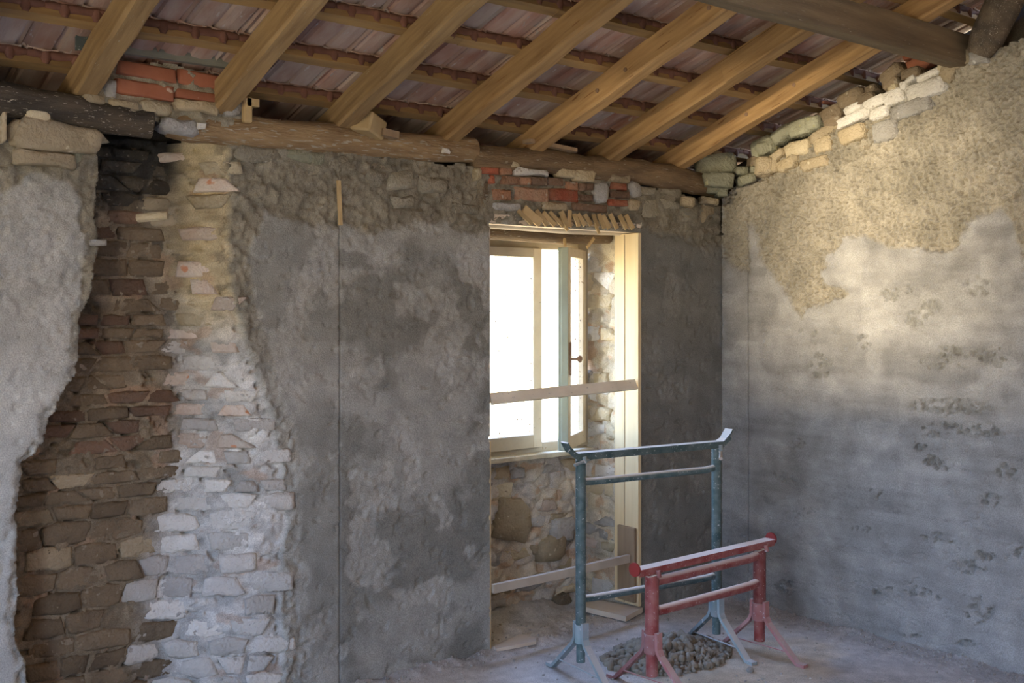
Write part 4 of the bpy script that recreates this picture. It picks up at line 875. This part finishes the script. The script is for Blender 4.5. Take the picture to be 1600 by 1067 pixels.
rt_, rd, rp = trestle('builders_trestle', (-1.418, -.832), (-.675, -.802), .527, .0295, 'red_paint', 'red_dusty', True, 'low red tubular builders trestle standing by the mortar heap', (.462, .335), .068, (.10, .085))
q = Vector((-.785, -.637, .948)); b = MB().tube([q + gp*.055 + Vector((.0, 0, .01)), q - gp*.03 + Vector((-.0, 0, -.01)), q - gp*.09 - gd*.055 + Vector((0, 0, -.030))], [.006, .007, .009], 8)
child(link('locking_pin', b.mesh(), 'pin_metal'), gt)
q = Vector((-1.56, -.545, .955)); b = MB().tube([q + gd*.05 - gp*.01, q - gp*.035, q - gd*.06 - gp*.04 + Vector((0, 0, -.014))], [.005, .006, .008], 8); child(link('locking_pin', b.mesh(), 'green_dusty'), gt)
for q in (Vector((-1.418, -.832, .493)), Vector((-.675, -.802, .493))):
    n = 20; b = MB().tube([q + Vector((math.cos(k*2*math.pi/n)*.034, math.sin(k*2*math.pi/n)*.034, .004*math.sin(k))) for k in range(n+1)], .0025, 6, cap=False); child(link('binding_wire', b.mesh(), 'pin_metal'), rt_)

# ================================================================ HEAP, RUBBLE AND OFFCUTS ON THE FLOOR
def floor_z(x, y):
    i = min(len(gx)-1, int(np.searchsorted(gx, x))); j = min(len(gy)-1, int(np.searchsorted(gy, y))); return float(hz[i, j])
def clumps(name, pts, m, label, cat=None, kind='stuff', parent=None):
    b = MB(); rr = random.Random(len(pts))
    base = [(0, 0, 1), (.89, 0, .45), (.28, .85, .45), (-.72, .53, .45), (-.72, -.53, .45), (.28, -.85, .45), (.72, .53, -.45), (-.28, .85, -.45), (-.89, 0, -.45), (-.28, -.85, -.45), (.72, -.53, -.45), (0, 0, -1)]
    fs = [(0, 1, 2), (0, 2, 3), (0, 3, 4), (0, 4, 5), (0, 5, 1), (1, 6, 2), (2, 7, 3), (3, 8, 4), (4, 9, 5), (5, 10, 1), (1, 10, 6), (2, 6, 7), (3, 7, 8), (4, 8, 9), (5, 9, 10), (6, 11, 7), (7, 11, 8), (8, 11, 9), (9, 11, 10), (10, 11, 6)]
    for (x, y, z, r) in pts:
        s = [r*rr.uniform(.7, 1.25) for _ in range(3)]; a = rr.uniform(0, 6.28); ca, sa = math.cos(a), math.sin(a); v = []
        for (u, v_, w_) in base:
            k = rr.uniform(.78, 1.2); u, v_, w_ = u*s[0]*k, v_*s[1]*k, w_*s[2]*k; v.append((x + u*ca - v_*sa, y + u*sa + v_*ca, z + w_))
        b.add(v, fs)
    o = link(name, b.mesh(), m, parent, smooth=True); return tag(o, label, cat, kind=kind)
pts = []; rr = random.Random(21)
while len(pts) < 1500:
    a = rr.uniform(0, 6.283); r = math.sqrt(rr.random())*1.02; x = mx_ + math.cos(a)*.33*r; y = my_ + math.sin(a)*.24*r
    sz = rr.choice((.005, .007, .009, .012, .016, .024))*(1.15 - .3*r); pts.append((x, y, floor_z(x, y) + sz*.35, sz))
clumps('mortar_heap', pts, 'mortar_clump', 'heap of crumbly grey mortar on the floor between the trestles', 'mortar heap')
pts = []
while len(pts) < 1600:
    u = rr.random()
    if u < .42: x = -abs(rr.gauss(0, .10)) - .005; y = -rr.random()*1.8
    elif u < .72: x = -rr.random()*2.4; y = -abs(rr.gauss(0, .06)) + (.0 if not (-1.6 < x < -.7) else rr.uniform(0, .3))
    else: x = -rr.random()*2.3; y = -rr.random()*1.5
    if y < -1.8: continue
    sz = rr.choice((.0015, .002, .003, .004, .006)); pts.append((x, y, floor_z(x, y) + sz*.4, sz))
clumps('floor_crumbs', pts, 'crumb', 'scattered crumbs of mortar over the floor and along the walls', 'rubble')
def offcut(name, outline, th, m, label, cat, z=.0, rot=None):
    n = len(outline); v = [(p.x, p.y, z) for p in outline] + [(p.x, p.y, z + th) for p in outline]
    f = [tuple(range(n-1, -1, -1)), tuple(range(n, 2*n))] + [(i, (i+1) % n, n+(i+1) % n, n+i) for i in range(n)]
    o = link(name, MB().add(v, f).mesh(), m); return tag(o, label, cat)
G = lambda px, py: on(2, .02, px, py)
offcut('wood_offcut', [G(771, 1012), G(790, 1004), G(812, 993), G(836, 998), G(838, 1004), G(775, 1016)], .016, 'dusty_wood', 'tapered dusty offcut of wood on the floor at the left jamb', 'offcut', .012)
offcut('wood_offcut', [on(2, .05, 905, 945), on(2, .05, 978, 962), on(2, .05, 1004, 948), on(2, .05, 920, 934)], .026, 'dusty_wood', 'square-cut dusty board lying at the foot of the pine plank', 'offcut', .02)
for (px, py, r, k, lab) in [(1058, 1052, .016, 'grey', 'pale grey lump in front of the mortar heap, beside the red leg'), (1172, 1047, .012, 'grey', 'small grey lump on the sandy floor right of the heap')]:
    c = on(2, .01, px, py); o = blob(None, 'mortar_lump', ST[k], c, (r*2.4, r*2, r*2), .3, int(px), Vector((1, 0, 0)), Vector((0, 0, 1)), Vector((0, -1, 0))); tag(o, lab, 'lump')
for (px, py, s_, lab) in [(878, 925, .05, 'dark broken brick at the foot of the wall under the window'), (900, 915, .045, 'grey rubble stone beside the green trestle post, under the window')]:
    c = on(2, .04, px, py + 14); c.y = min(c.y, .38); o = blob(None, 'loose_stone', ST['grey' if px > 890 else 'brown'], c, (s_*1.8, s_*1.4, s_*1.3), .3, int(px), Vector((1, 0, 0)), Vector((0, 0, 1)), Vector((0, -1, 0))); tag(o, lab, 'stone')
